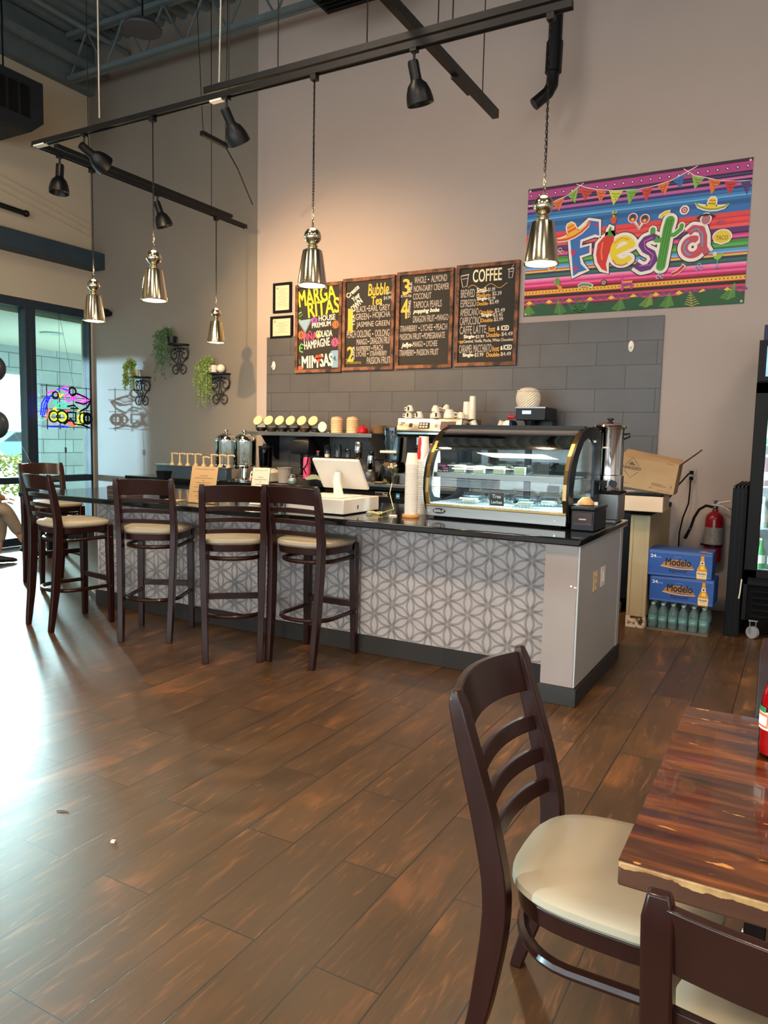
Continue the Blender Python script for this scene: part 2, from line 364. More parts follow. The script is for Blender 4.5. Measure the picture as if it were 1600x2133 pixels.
g_ = B(); g_.cyl((-7.45, -4.9, 5.95), (-7.45, 6.8, 5.95), .03); tag(g_.build('ceiling_conduit', 'deck'), 'thin dark conduit running under the roof deck near the left wall', 'conduit')
for i, z in enumerate((4.30, 4.22, 4.14)):
    zz = z
    tag(B().tube([(XL + .01, 6.84, zz - .25), (XL + .01, 5.5, zz), (XL + .01, 3.5, zz + .05)], .006, 6).build('wall_cable', 'wall_cream'),
        ['uppermost', 'middle', 'lowest'][i] + ' of three thin cream cables stapled across the upper left wall', 'cable', 'cables on the upper left wall')
tag(B().tube([(XL + .06, 3.5, 4.0), (XL + .06, 5.85, 3.92)], .03, 8).ball((XL + .06, 5.88, 3.92), .04, 10).build('black_pipe', 'black_metal'), 'short black pipe ending in a knob on the left wall above the beam', 'pipe')

# ---------------------------------------------------------------- outside
struct(B().box(-60, XL - .14, -30, 40, -.15, -.05).build('ground', mat('concrete', 'a9b7b8', 0.7, vary=0.06, vs=1.0, bump=.05)))
o_ = B(); o_.box(-12.2, -11.7, 8.63, 14, -.05, 2.8); o_.box(-12.2, -11.7, -8, 8.63, 2.36, 2.8); o_.box(-12.2, -11.7, -3, 3.6, -.05, 2.36); o_.box(-12.2, -11.7, -9.2, -8, -.05, 2.8)  # unseen solid stretch beside the opening is added to block the glint lamp
tag(o_.build('porch_wall', 'stone', smooth=False), 'pale stone clad porch wall with a wide opening outside the left windows', 'wall', kind='structure')
tag(B().box(-13, XL - .2, -9, 14, 2.8, 2.95).build('porch_ceiling', mat('stucco', 'c2c4b4', .8, vary=.03)), 'plain pale porch ceiling outside the windows', 'ceiling', kind='structure')
t_ = thing('porch_light', 'round recessed light in the porch ceiling seen through the right pane', 'light', (-9.6, 7.3, 2.8))
B().lathe([(.16, -.02), (.15, 0.0)], 24).build('trim_ring', mat('pale_metal', 'aab8b0', .5), t_)
hd = B()
for k in range(900):
    a = random.uniform(-1, 1); yy = 9.7 + random.uniform(-1.3, 1.1); zz = random.uniform(.05, .9); xx = -14.2 + random.uniform(-.45, .45)
    s_ = random.uniform(.03, .06); hd.cb((xx, yy, zz), (s_, s_ * 1.6, s_ * .2), random.uniform(0, 6), random.uniform(-1, 1), random.uniform(-1, 1))
tag(hd.build('hedge', mat('hedge', 'a09a3e', .7, vary=.3, vs=20), smooth=False), 'sunlit yellow green shrub outside beyond the porch opening', 'shrub')
fb_ = thing('far_building', 'sunlit white building far outside beyond the porch opening', 'building', (-42, 22, -.05)); B().box(-4, 0, -20, 40, 0, 3.2).build('facade', mat('white_stucco', 'b9b8b0', .8, vary=.03), fb_)
w_ = B()
for k in range(7): w_.box(.0, .05, -18 + k * 8, -14 + k * 8, .6, 2.4)
w_.build('shop_front', mat('shop_glass', '9fb0b8', .3), fb_)
ca = thing('parked_car', 'light blue car parked far outside beyond the porch', 'car', (-28, 19.4, -.05), R(90))
bd = B(); bd.prism([(-2.1, .35), (-2.15, .75), (-1.2, .95), (-.6, 1.4), (.8, 1.42), (1.5, 1.0), (2.1, .9), (2.15, .35)], -.85, .85); bd.build('body', mat('car_blue', '4b93b8', .3, coat=.5), ca, bevel=.05)
B().prism([(-1.0, .98), (-.5, 1.34), (.7, 1.36), (1.25, 1.0)], -.87, .87).build('side_window', 'smoke_glass', ca)
for sx in (-1.35, 1.35):
    for sy in (-.8, .8): B().cyl((sx, sy - .1, .33), (sx, sy + .1, .33), .33, n=20).build('wheel', 'rubber', ca)

# ---------------------------------------------------------------- service counter
ct = thing('bar_counter', 'long bar counter faced with grey petal pattern tiles and a pale end panel', 'counter', (0, 0, 0))
pn = B(); pn.box(-4.95, -1.16, 4.15, 4.22, .11, .864)
pn.cur = 1; s_ = .1495; x0p, z0p = -1.19, .49; cols = int(3.9 / (s_ * .866)) + 2
def clipleaf(cx, cz, ang, o, i):
    pts_o = []; pts_i = []; n = 14
    for k in range(n + 1):
        t = -1 + 2 * k / n; pts_o.append((t * s_ * .485, o * (1 - abs(t) ** 1.9))); pts_i.append((t * s_ * .34, i * (1 - abs(t) ** 1.9)))
    for sg in (1, -1):
        q = []
        for (a, b) in pts_o: q.append((a, b * sg))
        qi = [(a, b * sg) for a, b in pts_i]
        ca_, sa = math.cos(ang), math.sin(ang)
        tr = lambda a, b: (cx + a * ca_ - b * sa, cz + a * sa + b * ca_)
        for k in range(n):
            quad = [tr(*q[k]), tr(*q[k + 1]), tr(*qi[k + 1]), tr(*qi[k])]
            if all(-4.94 < p[0] < -1.165 and .112 < p[1] < .864 for p in quad):
                pn.flat(quad if sg < 0 else quad[::-1], 4.1492)
for c in range(cols):
    for r in range(-5, 5):
        cx = x0p - c * s_ * .866; cz = z0p + r * s_ + (s_ / 2 if c % 2 else 0)
        for a in (90, 30, -30): 
            aa = R(a); clipleaf(cx + math.cos(aa) * s_ / 2, cz + math.sin(aa) * s_ / 2, aa, .0315, .0180)
mat('tile_white', 'bdb2ad', .35, vary=.03, vs=3); mat('tile_grey', '968d88', .4, vary=.12, vs=9)
pn.cur = 2
for q in range(4): pn.flat([(-4.94, .11 + q * .2 + .13), (-1.165, .11 + q * .2 + .13), (-1.165, .1118 + q * .2 + .13), (-4.94, .1118 + q * .2 + .13)], 4.1494)
q = -1.165
while q > -4.9: q -= .26; pn.flat([(q, .112), (q + .0016, .112), (q + .0016, .86), (q, .86)], 4.1494)
pn.build('tile_front', ['tile_white', 'tile_grey', mat('joint', 'a29a95', .7, vary=0)], ct, smooth=False)
B().box(-1.16, -.985, 3.87, 4.22, .10, .864).build('end_post', 'white_paint', ct, bevel=.002)
e_ = B(); e_.box(-1.06, -.975, 3.872, 4.90, .10, .864); e_.box(-1.06, -.970, 4.85, 4.912, .10, .864); e_.build('end_panel', 'grey_paint', ct, bevel=.002)
B().box(-4.95, -1.06, 4.22, 4.90, .06, .86).build('cabinet_body', 'matte_black', ct)
B().box(-4.95, -4.87, 4.22, 4.9, .06, .864).build('left_panel', 'white_paint', ct)
k_ = B(); k_.box(-4.96, -1.165, 4.128, 4.16, 0, .115); k_.box(-1.175, -.973, 3.857, 3.88, 0, .10); k_.box(-.977, -.962, 3.857, 4.93, 0, .098); k_.build('kick_board', 'base_tile', ct, bevel=.003)
f_ = B()
f_.flat([(-1.02, .64), (-1.01, .64), (-1.01, .65), (-1.02, .65)], 3.8695); f_.flat([(-1.0, .637), (-.985, .637), (-.985, .643), (-1.0, .643)], 3.8695); f_.build('chipped_paint', 'paper_white', ct)
tp = B(); tp.prism([(-5.45, 3.80), (-.958, 3.80), (-.958, 4.99), (-5.45, 4.99)], .865, .905, 'z')
tag(tp.build('countertop', 'granite', bevel=.008), 'long polished black granite countertop on the tiled bar', 'countertop')
def plate(name, label, y0, y1, z0, z1, m, n):
    t = thing(name, label, 'switch', (-.975, (y0 + y1) / 2, z0))
    B().box(0, .006, -(y1 - y0) / 2, (y1 - y0) / 2, 0, z1 - z0).build('cover_plate', m, t, bevel=.002)
    for k in range(n):
        h = (z1 - z0) / n; B().box(.006, .011, -.012, .012, h * (k + .25), h * (k + .75)).build('rocker', m, t)
plate('switch_plate', 'ivory switch plate on the counter end panel', 4.18, 4.27, .565, .68, mat('ivory', 'd8b988', .4), 3)
plate('blank_plate', 'plain white plate beside the ivory switch on the counter end panel', 4.355, 4.45, .565, .68, 'white_plastic', 1)
# back counter: stainless worktops over dark coolers
def cooler(name, x0, x1, label, badge):
    t = thing(name, label, 'cooler', ((x0 + x1) / 2, 6.5, 0)); w_ = (x1 - x0) / 2
    B().box(-w_ + .01, w_ - .01, -.26, .3, .1, .90).build('cabinet', 'matte_black', t, bevel=.005)
    for sgn in (-1, 1):
        d = B().box(sgn * w_ / 2 - w_ / 2 + .02, sgn * w_ / 2 + w_ / 2 - .02, -.30, -.262, .14, .84).build('door', 'black_plastic', t, bevel=.006)
        B().box(sgn * .06 - .03, sgn * .06 + .03, -.315, -.302, .60, .63).build('handle', 'brushed', d)
    B().box(-w_, w_, -.31, .34, .93, .965).build('worktop', 'brushed', t, bevel=.004)
    B().box(-w_ + .02, w_ - .02, -.285, .3, .902, .93).build('vent_rail', 'black_plastic', t)
    for sx in (-1, 1):
        for sy in (-.2, .2): B().cyl((sx * (w_ - .1), sy, 0), (sx * (w_ - .1), sy, .1), .025).build('foot', 'steel', t)
    if badge:
        b = B(); b.flat([(-.07, .80), (.08, .80), (.08, .845), (-.07, .845)], -.3045, '0e0e10'); b.flat([(-.066, .803), (.076, .803), (.076, .806), (-.066, .806)], -.305, 'c8c8c0'); b.flat([(-.066, .839), (.076, .839), (.076, .842), (-.066, .842)], -.305, 'c8c8c0')
        text(b, 'True', .01, .811, .055, .024, -.305, 'e0ded6', shear=.3); b.build('badge', 'print', t).location = (badge, 0, .04)
        b = B(); b.flat([(.16, .79), (.20, .79), (.20, .84), (.16, .84)], -.305, '2f7fb8'); b.flat([(.165, .81), (.195, .81), (.195, .82), (.165, .82)], -.3055, 'e8eef2'); b.build('energy_label', 'print', t).location = (badge, 0, .04)
    return t
cooler('undercounter_cooler', -4.15, -2.55, 'black undercounter cooler with stainless top below the espresso machine', -.12)
cooler('undercounter_cooler', -2.54, -1.15, 'black undercounter cooler with stainless top behind the pastry case', 0)
t_ = thing('back_cabinet', 'black cabinet with dark worktop below the syrup pumps and juice dispensers', 'cabinet', (-5.5, 6.47, 0))
B().box(-1.34, 1.34, -.3, .3, 0, .86).build('body', 'matte_black', t_); B().box(-1.35, 1.34, -.33, .35, .86, .90).build('worktop', 'granite', t_, bevel=.005)
for k in range(4): dd = B().box(-1.3 + k * .66, -.68 + k * .66, -.325, -.302, .1, .82).build('door', 'black_plastic', t_, bevel=.004)
# ---------------------------------------------------------------- ladder-back seating (faces +y)
def seat_outline(hw_f, hw_b, d, n=40):
    p = []
    for k in range(n):
        a = 2 * PI * k / n; cx, sy = math.cos(a), math.sin(a)
        e = 0.62
        x = math.copysign(abs(cx) ** e, cx); y = math.copysign(abs(sy) ** e, sy)
        hw = hw_b + (hw_f - hw_b) * (y + 1) / 2
        p.append((x * hw, y * d))
    return p
def ladder_seat(name, label, cat, seat_z, prof, crest, slats, rings, group=None, W_=.42, bar=None):
    """prof: (y,z) of the back posts; crest (z0,z1); slats [(z0,z1)]; rings: heights of the bent wood hoops"""
    t = thing(name, label, cat, group=group); hw = W_ / 2 - .017
    def lean(z):
        for (y0, z0), (y1, z1) in zip(prof, prof[1:]):
            if z <= z1: return y0 + (y1 - y0) * (z - z0) / (z1 - z0)
        return prof[-1][0]
    for s in (-1, 1):
        b = B(); rings_ = []; zs = []
        n = 26; zt = prof[-1][1]
        for k in range(n + 1):
            z = zt * k / n; y = lean(z); q = .5 * (lean(max(0, z - .05)) + lean(min(zt, z + .05))); y = (y + q) / 2
            w_ = .0195; dpt = .015 + .013 * math.sin(PI * min(1, z / zt)) ** .8
            if k == n: w_ *= .7; dpt *= .6
            xx = s * (hw - .02 * (1 - min(1, z / seat_z)))
            rings_.append([(xx - w_, y - dpt, z), (xx + w_, y - dpt, z), (xx + w_, y + dpt, z), (xx - w_, y + dpt, z)])
        b.loft(rings_); b.build('back_leg', 'dark_wood', t, bevel=.004)
    def slat(z0, z1, bow, th):
        b = B(); n = 14; rr = []
        for k in range(n + 1):
            x = -hw + 2 * hw * k / n; u = 1 - (x / hw) ** 2
            r_ = []
            for (z, dy) in ((z0, -th), (z1, -th), (z1, th), (z0, th)):
                r_.append((x, lean(z) + .002 - bow * u + dy, z + (.010 * u if bow > .03 else 0)))
            rr.append(r_)
        return b.loft(rr)
    slat(crest[0], crest[1], .045, .009).build('crest_rail', 'dark_wood', t, bevel=.003)
    for z0, z1 in slats: slat(z0, z1, .035, .007).build('back_slat', 'dark_wood', t, bevel=.002)
    ol = seat_outline(.228, .205, .222)
    def ring(sc, z): return [(x * sc, y * sc, z) for x, y in ol]
    B().loft([ring(.93, seat_z - .075), ring(.955, seat_z - .03)]).build('seat_frame', 'dark_wood', t, bevel=.003)
    B().loft([ring(.95, seat_z - .03), ring(1.0, seat_z - .018), ring(.995, seat_z - .004), ring(.95, seat_z + .006), ring(.8, seat_z + .013), ring(.5, seat_z + .018), ring(.1, seat_z + .02)]).build('seat_cushion', 'vinyl', t)
    for s in (-1, 1):
        x = s * .178; B().loft([[(x * k - w_, .178 * k - w_, z), (x * k + w_, .178 * k - w_, z), (x * k + w_, .178 * k + w_, z), (x * k - w_, .178 * k + w_, z)] for z, w_, k in ((0, .017, 1.04), (seat_z * .5, .022, 1.02), (seat_z - .03, .023, 1.0))]).build('front_leg', 'dark_wood', t, bevel=.003)
    for z in rings:
        yb = lean(z); p = [(-.178, .165, z)]
        for k in range(17):
            a = PI + PI * k / 16; p.append((.180 * math.cos(a), yb + .16 + (.145) * math.sin(a), z))
        p.append((.178, .165, z)); B().tube(p, .0145, 8, flat=.95).build('hoop_stretcher', 'dark_wood', t)
        f = B()
        for s in (-1, 1): f.ball((s * .203, .178, z), .006, 8)
        f.build('bolt', 'steel', t)
    if bar:
        for z0, z1 in bar: B().box(-.16, .16, .166, .190, z0, z1).build('foot_rail', 'dark_wood', t, bevel=.003)
    return t
PS = [(-.265, 0), (-.232, .25), (-.21, .55), (-.205, .76), (-.245, 1.0), (-.272, 1.10)]
st = ladder_seat('bar_stool', 'dark ladder back bar stool with beige seat, farthest right in the row of four', 'bar stool', .755, PS, (.985, 1.088), [(.932, .960), (.862, .890), (.792, .820)], (.635, .275), 'bar stools along the counter', .40, [(.305, .345), (.655, .675)])
st.location = (-2.655, 3.905, 0)
dup(st, (-3.15, 3.70, 0), R(40), 'dark ladder back bar stool seen straight from behind, second from the right at the bar')
dup(st, (-3.88, 3.76, 0), R(27), 'dark ladder back bar stool, second from the left in the row of four')
dup(st, (-4.60, 3.64, 0), R(-10), 'dark ladder back bar stool, leftmost of the row, standing against the bright floor')
b5 = dup(st, (-5.88, 4.45, 0), R(-105), 'dark bar stool beyond the left end of the bar, behind the leftmost stool')
PC = [(-.29, 0), (-.25, .12), (-.215, .34), (-.21, .45), (-.245, .60), (-.305, .80), (-.325, .865)]
ch = ladder_seat('dining_chair', 'dark brown ladder back dining chair with pale round seat in the right foreground', 'chair', .455, PC, (.752, .850), [(.655, .690), (.575, .610), (.497, .532)], (.30,), 'ladder back dining chairs', .445)
ch.location = (-.295, 1.655, 0); ch.rotation_euler = (0, 0, R(-90))
dup(ch, (.085, 1.235, 0), R(1), 'dark ladder back dining chair with scuffed top at the bottom right corner of the view')
dup(ch, (.157, 1.99, 0), R(180), 'dark dining chair at the right edge behind the table and soda bottle')
tag(B().cb((.055, 1.12, .482), (.09, .16, .0015), .5).build('paper_slip', 'paper_white'), 'white paper slip lying on the seat of the corner chair', 'paper')
# table
tb = thing('dining_table', 'dining table with worn dark wood plank top at the right edge', 'table', (.39, 1.56, 0))
T0 = B(); T0.prism([(-.60, -.40), (.60, -.40), (.60, .40), (-.60, .40)], -.001, 0, 'z'); T0.build('tabletop', 'table_wood', tb).location = (0, 0, .7501)
ed = B(); ed.box(-.60, .60, -.40, .40, -.042, -.001); e1 = ed.build('tabletop_edge', 'worn_edge', tb, bevel=.004); e1.location = (0, 0, .75)
B().cyl((0, 0, .03), (0, 0, .70), .035, n=20).build('pedestal', 'black_metal', tb)
fb = B()
for a in (0, 90): fb.cb((0, 0, .02), (.54, .05, .03), R(a))
fb.build('base_foot', 'black_metal', tb, bevel=.008); B().box(-.2, .2, -.2, .2, .695, .708).build('top_plate', 'black_metal', tb)
# soda bottle
bo = thing('soda_bottle', 'bright red soda bottle standing on the worn wooden table', 'bottle', (-.010, 1.738, .7505))
B().lathe([(.001, .006), (.029, .006), (.031, .02), (.031, .10), (.029, .135), (.019, .165), (.015, .178), (.001, .178)], 28).build('drink', mat('red_drink', 'c4060c', .15, vary=.03, coat=.6), bo)
B().lathe([(.022, 0), (.032, .004), (.033, .02), (.0325, .045), (.0335, .06), (.033, .10), (.031, .135), (.021, .167), (.0155, .19), (.0135, .225), (.0145, .226), (.0145, .235), (.0125, .236)], 32, cap=False).build('glass', 'clear_glass', bo)
B().lathe([(.0145, .232), (.0145, .240), (.001, .241)], 20).build('cap', mat('gold_cap', 'c9a23a', .3, .8), bo)
lb = B()
for k, (cl, r0, z0, z1, w0) in enumerate((('e8e4da', .0336, .060, .098, .62), ('e2662e', .0338, .064, .094, .52), ('2f6b3a', .0338, .096, .108, .34), ('f2ece0', .0340, .069, .088, .42))):
    n = 8; lb.col = hx(cl); lb.loft([[(r0 * math.cos(a), r0 * math.sin(a), z) for a in [R(212) - w0 + 2 * w0 * q / n for q in range(n + 1)]] for z in (z0, z1)], cap=False, closed=False)
lb.build('label_print', 'print', bo)

# ---------------------------------------------------------------- track lighting
tr = thing('track_light_rail', 'long black track rail crossing the ceiling space in an L above the bar', 'track', (-5.4, 4.0, 3.62))
r_ = B(); r_.box(-.03, 4.22, -.018, .018, -.012, .022); r_.box(-.03, 4.22, -.022, -.014, -.018, -.010); r_.box(-.03, 4.22, .014, .022, -.018, -.010); r_.build('rail', 'black_metal', tr)
r_ = B(); r_.box(-.018, .018, .03, 2.54, -.012, .022); r_.box(-.022, -.014, .03, 2.54, -.018, -.01); r_.box(.014, .022, .03, 2.54, -.018, -.01); r_.build('rail', 'black_metal', tr)
r_ = B(); r_.box(1.75, 4.24, -.022, .022, .035, .075); r_.build('support_bar', 'black_metal', tr)
r_ = B(); r_.box(-.022, .022, .18, 2.3, .035, .065); r_.build('support_bar', 'black_metal', tr)
r_ = B(); r_.box(0, .12, -.024, .024, -.022, -.012); r_.build('corner_joint', 'white_plastic', tr); B().box(1.80, 1.90, -.02, .02, -.03, -.018).build('splice_plate', 'white_plastic', tr)
for k, (x, y) in enumerate(((1.95, 0), (3.55, 0), (3.0, .0), (2.35, 0), (0, 2.0), (0, .5))): B().cyl((x, y, .03), (x, y, 2.45), .004, n=6).build('suspension_wire', 'iron', tr)
tag(B().cyl((-4.62, 3.95, 3.66), (-4.62, 3.95, 6.14), .0055, n=8).build('white_conduit', mat('old_white', '9a978e', .6)), 'thin pale conduit dropping from the roof deck to the track rail', 'conduit')
tag(B().tube([(-3.55, 4.02, 3.72), (-3.56, 4.05, 4.3), (-3.55, 4.3, 4.9), (-3.5, 4.7, 5.25), (-3.3, 4.9, 5.35), (-3.0, 4.9, 5.30), (-2.86, 4.8, 5.5), (-2.7, 5.0, 5.8), (-2.75, 5.0, 6.14)], .006, 6).build('white_cable', 'old_white'), 'loose white cable looping from the roof steel down to the track', 'cable')
# short bar hung on wires, and a second rail, and a drop pipe by the wall
t_ = thing('hanging_bar', 'short black bar hanging at a slant of wires left of the centre track', 'bar', (-4.6, 5.15, 3.915))
B().box(-.018, .018, -.16, .16, -.018, .018).build('bar', 'black_metal', t_); B().cyl((0, -.14, .018), (0, -.3, 2.2), .003, n=5).build('wire', 'iron', t_)
w_ = B(); w_.cyl((0, .14, .018), (.02, .17, 2.2), .003, n=5); w_.build('wire', 'iron', t_); B().tube([(0, .15, -.018), (.005, .3, -.15), (-.28, .86, -.27)], .006, 5).build('drop_wire', 'iron', t_)
t_ = thing('upper_track_rail', 'straight black rail above the L shaped track, ending before the back wall', 'track', (-2.157, 4.0, 3.80))
B().box(-.024, .024, -3.5, 1.47, -.03, .03).build('rail', 'black_metal', t_); B().box(-.03, .03, .72, 1.0, -.045, -.03).build('feed_box', 'black_metal', t_)
for y in (.45, 1.2): B().cyl((0, y, .03), (0, y, 2.3), .004, n=6).build('suspension_wire', 'iron', t_)
tag(B().tube([(-2.04, 6.5, 6.14), (-2.055, 6.5, 4.72)], .058, 16).tube([(-2.055, 6.5, 4.74), (-2.06, 6.5, 4.50)], .070, 16).tube([(-2.06, 6.5, 4.5), (-2.065, 6.5, 4.40), (-2.09, 6.47, 4.33), (-2.19, 6.42, 4.235)], .052, 14).build('drop_pipe', 'black_metal'), 'thick black pipe dropping beside the wall and bending left at its end', 'pipe')
t_ = thing('round_ceiling_speaker', 'round dark disc shaped speaker hanging under the roof deck at the upper left', 'speaker', (-6.45, 6.1, 5.66))
B().lathe([(.20, 0), (.205, .02), (.16, .07), (.05, .11), (.001, .11)], 28).build('shell', mat('disc', '4a4a4e', .5), t_); B().cyl((0, 0, .1), (0, 0, .48), .01).build('stem', 'iron', t_)
t_ = thing('ceiling_vent', 'dark square air vent hanging at the top centre of the view', 'vent', (-3.85, 5.9, 5.32))
B().loft([[(-.3, -.3, 0), (.3, -.3, 0), (.3, .3, 0), (-.3, .3, 0)], [(-.22, -.22, .16), (.22, -.22, .16), (.22, .22, .16), (-.22, .22, .16)], [(-.22, -.22, .8), (.22, -.22, .8), (.22, .22, .8), (-.22, .22, .8)]]).build('duct', 'matte_black', t_)
v_ = B()
for k in range(9): v_.cb((0, -.24 + k * .06, -.01), (.54, .035, .004), 0, R(35))
v_.build('louvre', 'black_metal', t_)
t_ = thing('unit_heater', 'dark boxy heater unit hanging in front of the upper left wall', 'heater', (-7.8, 4.9, 4.62))
hb = B(); hb.prism([(-.3, .05), (-.1, -.06), (.62, -.02), (.78, .12), (.78, .54), (-.3, .54)], -.28, .28, 'x'); hb.build('cabinet', mat('heater', '1a2126', .6), t_, bevel=.01)
hb = B()
for k in range(6): hb.box(.285, .292, -.2 + k * .14, -.1 + k * .14, .12, .44)
hb.build('grille', 'black_metal', t_)
for yy in (-.1, .5): B().cyl((0, yy, .54), (0, yy, 1.5), .01, n=6).build('hanger_rod', 'iron', t_)
# pendants
def pendant(loc, label, drop):
    t = thing('pendant_lamp', label, 'pendant lamp', loc, 0, 'brass and nickel pendant lamps over the bar')
    mt = mat('pendant_metal', 'c9bfa6', .16, 1.0, vary=.05, vs=8)
    B().lathe([(.093, 0), (.095, .006), (.091, .008), (.0895, .03), (.066, .19), (.060, .215), (.050, .222), (.03, .228), (.028, .222), (.048, .214), (.056, .205), (.085, .03), (.087, .002)], 36, cap=False).build('lamp_shade', 'pendant_metal', t)
    B().lathe([(.030, .225), (.033, .232), (.028, .238), (.033, .244), (.028, .250), (.022, .255), (.040, .268), (.051, .285), (.054, .302), (.050, .322), (.038, .340), (.018, .352), (.008, .356), (.008, .37), (.001, .371)], 28, cap=False).build('ball_finial', 'pendant_metal', t)
    B().lathe([(.001, .012), (.078, .012), (.078, .018), (.001, .02)], 28).build('bulb', 'bulb', t)
    c = B(); z = .37; k = 0
    while z < drop:
        n = 10; p = [(.006 * math.cos(2 * PI * i / n) * (1 if k % 2 == 0 else 0), .006 * math.cos(2 * PI * i / n) * (k % 2), z + .011 + .0125 * math.sin(2 * PI * i / n)) for i in range(n)]
        c.tube(p, .0022, 4, closed=True); z += .0185; k += 1
    c.tube([(0, 0, .37), (.006, 0, .6), (-.005, .004, .9), (0, 0, drop)], .0024, 5)
    c.build('chain', 'iron', t); B().box(-.02, .02, -.02, .02, drop - .03, drop + .005).build('track_adapter', 'black_metal', t)
    l = bpy.data.lights.new('pendant_glow', 'SPOT'); l.energy = 20; l.color = (1.0, .78, .5); l.spot_size = R(150); l.spot_blend = .8; l.shadow_soft_size = .05
    o = bpy.data.objects.new('pendant_glow', l); C.objects.link(o); o.parent = t; o.location = (0, 0, -.01)
    l = bpy.data.lights.new('pendant_uplight', 'POINT'); l.energy = 13; l.color = (1.0, .70, .38); l.shadow_soft_size = .05
    o = bpy.data.objects.new('pendant_uplight', l); C.objects.link(o); o.parent = t; o.location = (0, .0, .44)
    return t
for x, y, lb_ in ((-4.14, 4.0, 'nickel bell pendant lamp hanging second from the left, over the menus'), (-2.77, 4.0, 'nickel bell pendant lamp hanging in front of the colourful margarita board'), (-1.29, 4.0, 'brass toned bell pendant lamp hanging in front of the fiesta banner'), (-5.4, 4.53, 'brass toned bell pendant lamp hanging leftmost, before the window edge'), (-5.4, 6.07, 'small looking bell pendant lamp hanging near the wall plants')):
    pendant((x, y, 2.338), lb_, 1.26)
def spot_head(loc, label, rx, rz, power=0):
    t = thing('track_spotlight', label, 'spotlight', loc, 0, 'black track spotlights')
    B().box(-.02, .02, -.02, .02, -.035, -.005).build('adapter', 'black_metal', t); B().cyl((0, 0, -.035), (0, 0, -.085), .008).build('stem', 'black_metal', t)
    h = B(); h.lathe([(.001, .035), (.028, .033), (.032, .02), (.032, -.065), (.034, -.072), (.056, -.095), (.070, -.13), (.077, -.165), (.079, -.195), (.076, -.197), (.066, -.14), (.04, -.1), (.001, -.095)], 24)
    h.tf(Matrix.Translation((0, 0, -.115)) @ Euler((rx, 0, rz)).to_matrix().to_4x4()); h.build('lamp_head', 'black_metal', t)
    if power:
        l = bpy.data.lights.new('spot_beam', 'SPOT'); l.energy = power; l.color = (1.0, .62, .29); l.spot_size = R(85); l.spot_blend = 1.0; l.shadow_soft_size = .04
        o = bpy.data.objects.new('spot_beam', l); C.objects.link(o); o.parent = t
        mm = Matrix.Translation((0, 0, -.115)) @ Euler((rx, 0, rz)).to_matrix().to_4x4(); o.matrix_local = mm @ Matrix.Translation((0, 0, -.21))
spot_head((-4.848, 4.0, 3.62), 'black track spotlight near the corner of the track, tilted sharply to the right', R(66), R(-8), 380)
spot_head((-3.469, 4.0, 3.62), 'black track spotlight between the second and third pendants, tilted right', R(38), R(-5), 120)
spot_head((-2.085, 4.0, 3.62), 'black track spotlight hanging nearest the crossing of the two rails', R(18), R(-20), 120)
spot_head((-5.4, 4.215, 3.62), 'black track spotlight just below the left corner of the track', R(4), R(180))
spot_head((-5.4, 5.27, 3.62), 'small black track spotlight behind the second pendant chain', R(20), R(-30), 80)
# small wall speaker/camera
t_ = thing('wall_camera', 'small black round camera on the taupe wall beside the leftmost pendant', 'camera', (-7.86, YW, 2.90))
B().cyl((0, 0, 0), (0, -.05, 0), .03).build('mount', 'black_plastic', t_); B().tube([(-.05, -.10, .01), (.05, -.10, -.01)], .05, 16).ball((-.05, -.10, .01), .05, 14).build('housing', 'black_plastic', t_)

# ---------------------------------------------------------------- framed papers
def framed(loc, w, h, label, pattern):
    t = thing('framed_certificate', label, 'picture frame', loc, 0, 'framed papers above the tile wall'); fr = B(); b = .028
    for a in ((0, w, 0, b), (0, w, h - b, h), (0, b, b, h - b), (w - b, w, b, h - b)): fr.box(a[0], a[1], -.022, 0, a[2], a[3])
    fr.build('frame', 'matte_black', t, bevel=.002)
    p = B(); p.flat([(b, b), (w - b, b), (w - b, h - b), (b, h - b)], -.010, 'cfc0a4')
    p.disc((b + .03, h - b - .03), .012, -.0104, '8d8270')
    for k, (c, l) in enumerate(pattern):
        z = h - b - .045 - k * (h - 2 * b - .07) / len(pattern); cx = w / 2 + c * w
        p.flat([(cx - l * w / 2, z), (cx + l * w / 2, z), (cx + l * w / 2, z + .0035), (cx - l * w / 2, z + .0035)], -.0104, '8b8172')
    p.build('certificate_paper', 'print', t)
framed((-5.255, YW, 2.745), .25, .325, 'tall black framed certificate, upper of two beside the margarita board', [(.05, .5), (-.05, .3), (0, .55), (.1, .4), (-.08, .4), (0, .6), (.02, .5), (.05, .45), (-.03, .5), (0, .55), (.02, .6)])
framed((-5.29, YW, 2.467), .305, .245, 'wide black framed certificate, lower of two beside the margarita board', [(.05, .6), (0, .3), (0, .55), (0, .5), (0, .25), (0, .3), (0, .2), (0, .3), (0, .6)])
for x, z, lb_ in ((-5.234, 2.172, 'white adhesive hook on the grey tiles left of the boards'), (-1.366, 2.233, 'white adhesive hook on the grey tiles right of the coffee board')):
    t_ = thing('wall_hook', lb_, 'hook', (x, 6.83, z), 0, 'white hooks on the tiles'); bk = B(); bk.lathe([(.001, 0), (.022, .002), (.024, .006), (.018, .01), (.001, .011)], 20)
    bk.tf(Euler((R(90), 0, 0)).to_matrix().to_4x4() @ Matrix.Scale(2.0, 4, (0, 1, 0))); bk.build('backplate', 'ceramic', t_)
    B().tube([(0, -.01, .0), (0, -.02, -.015), (0, -.035, -.02), (0, -.04, -.005)], .006, 8).build('hook_arm', 'ceramic', t_)

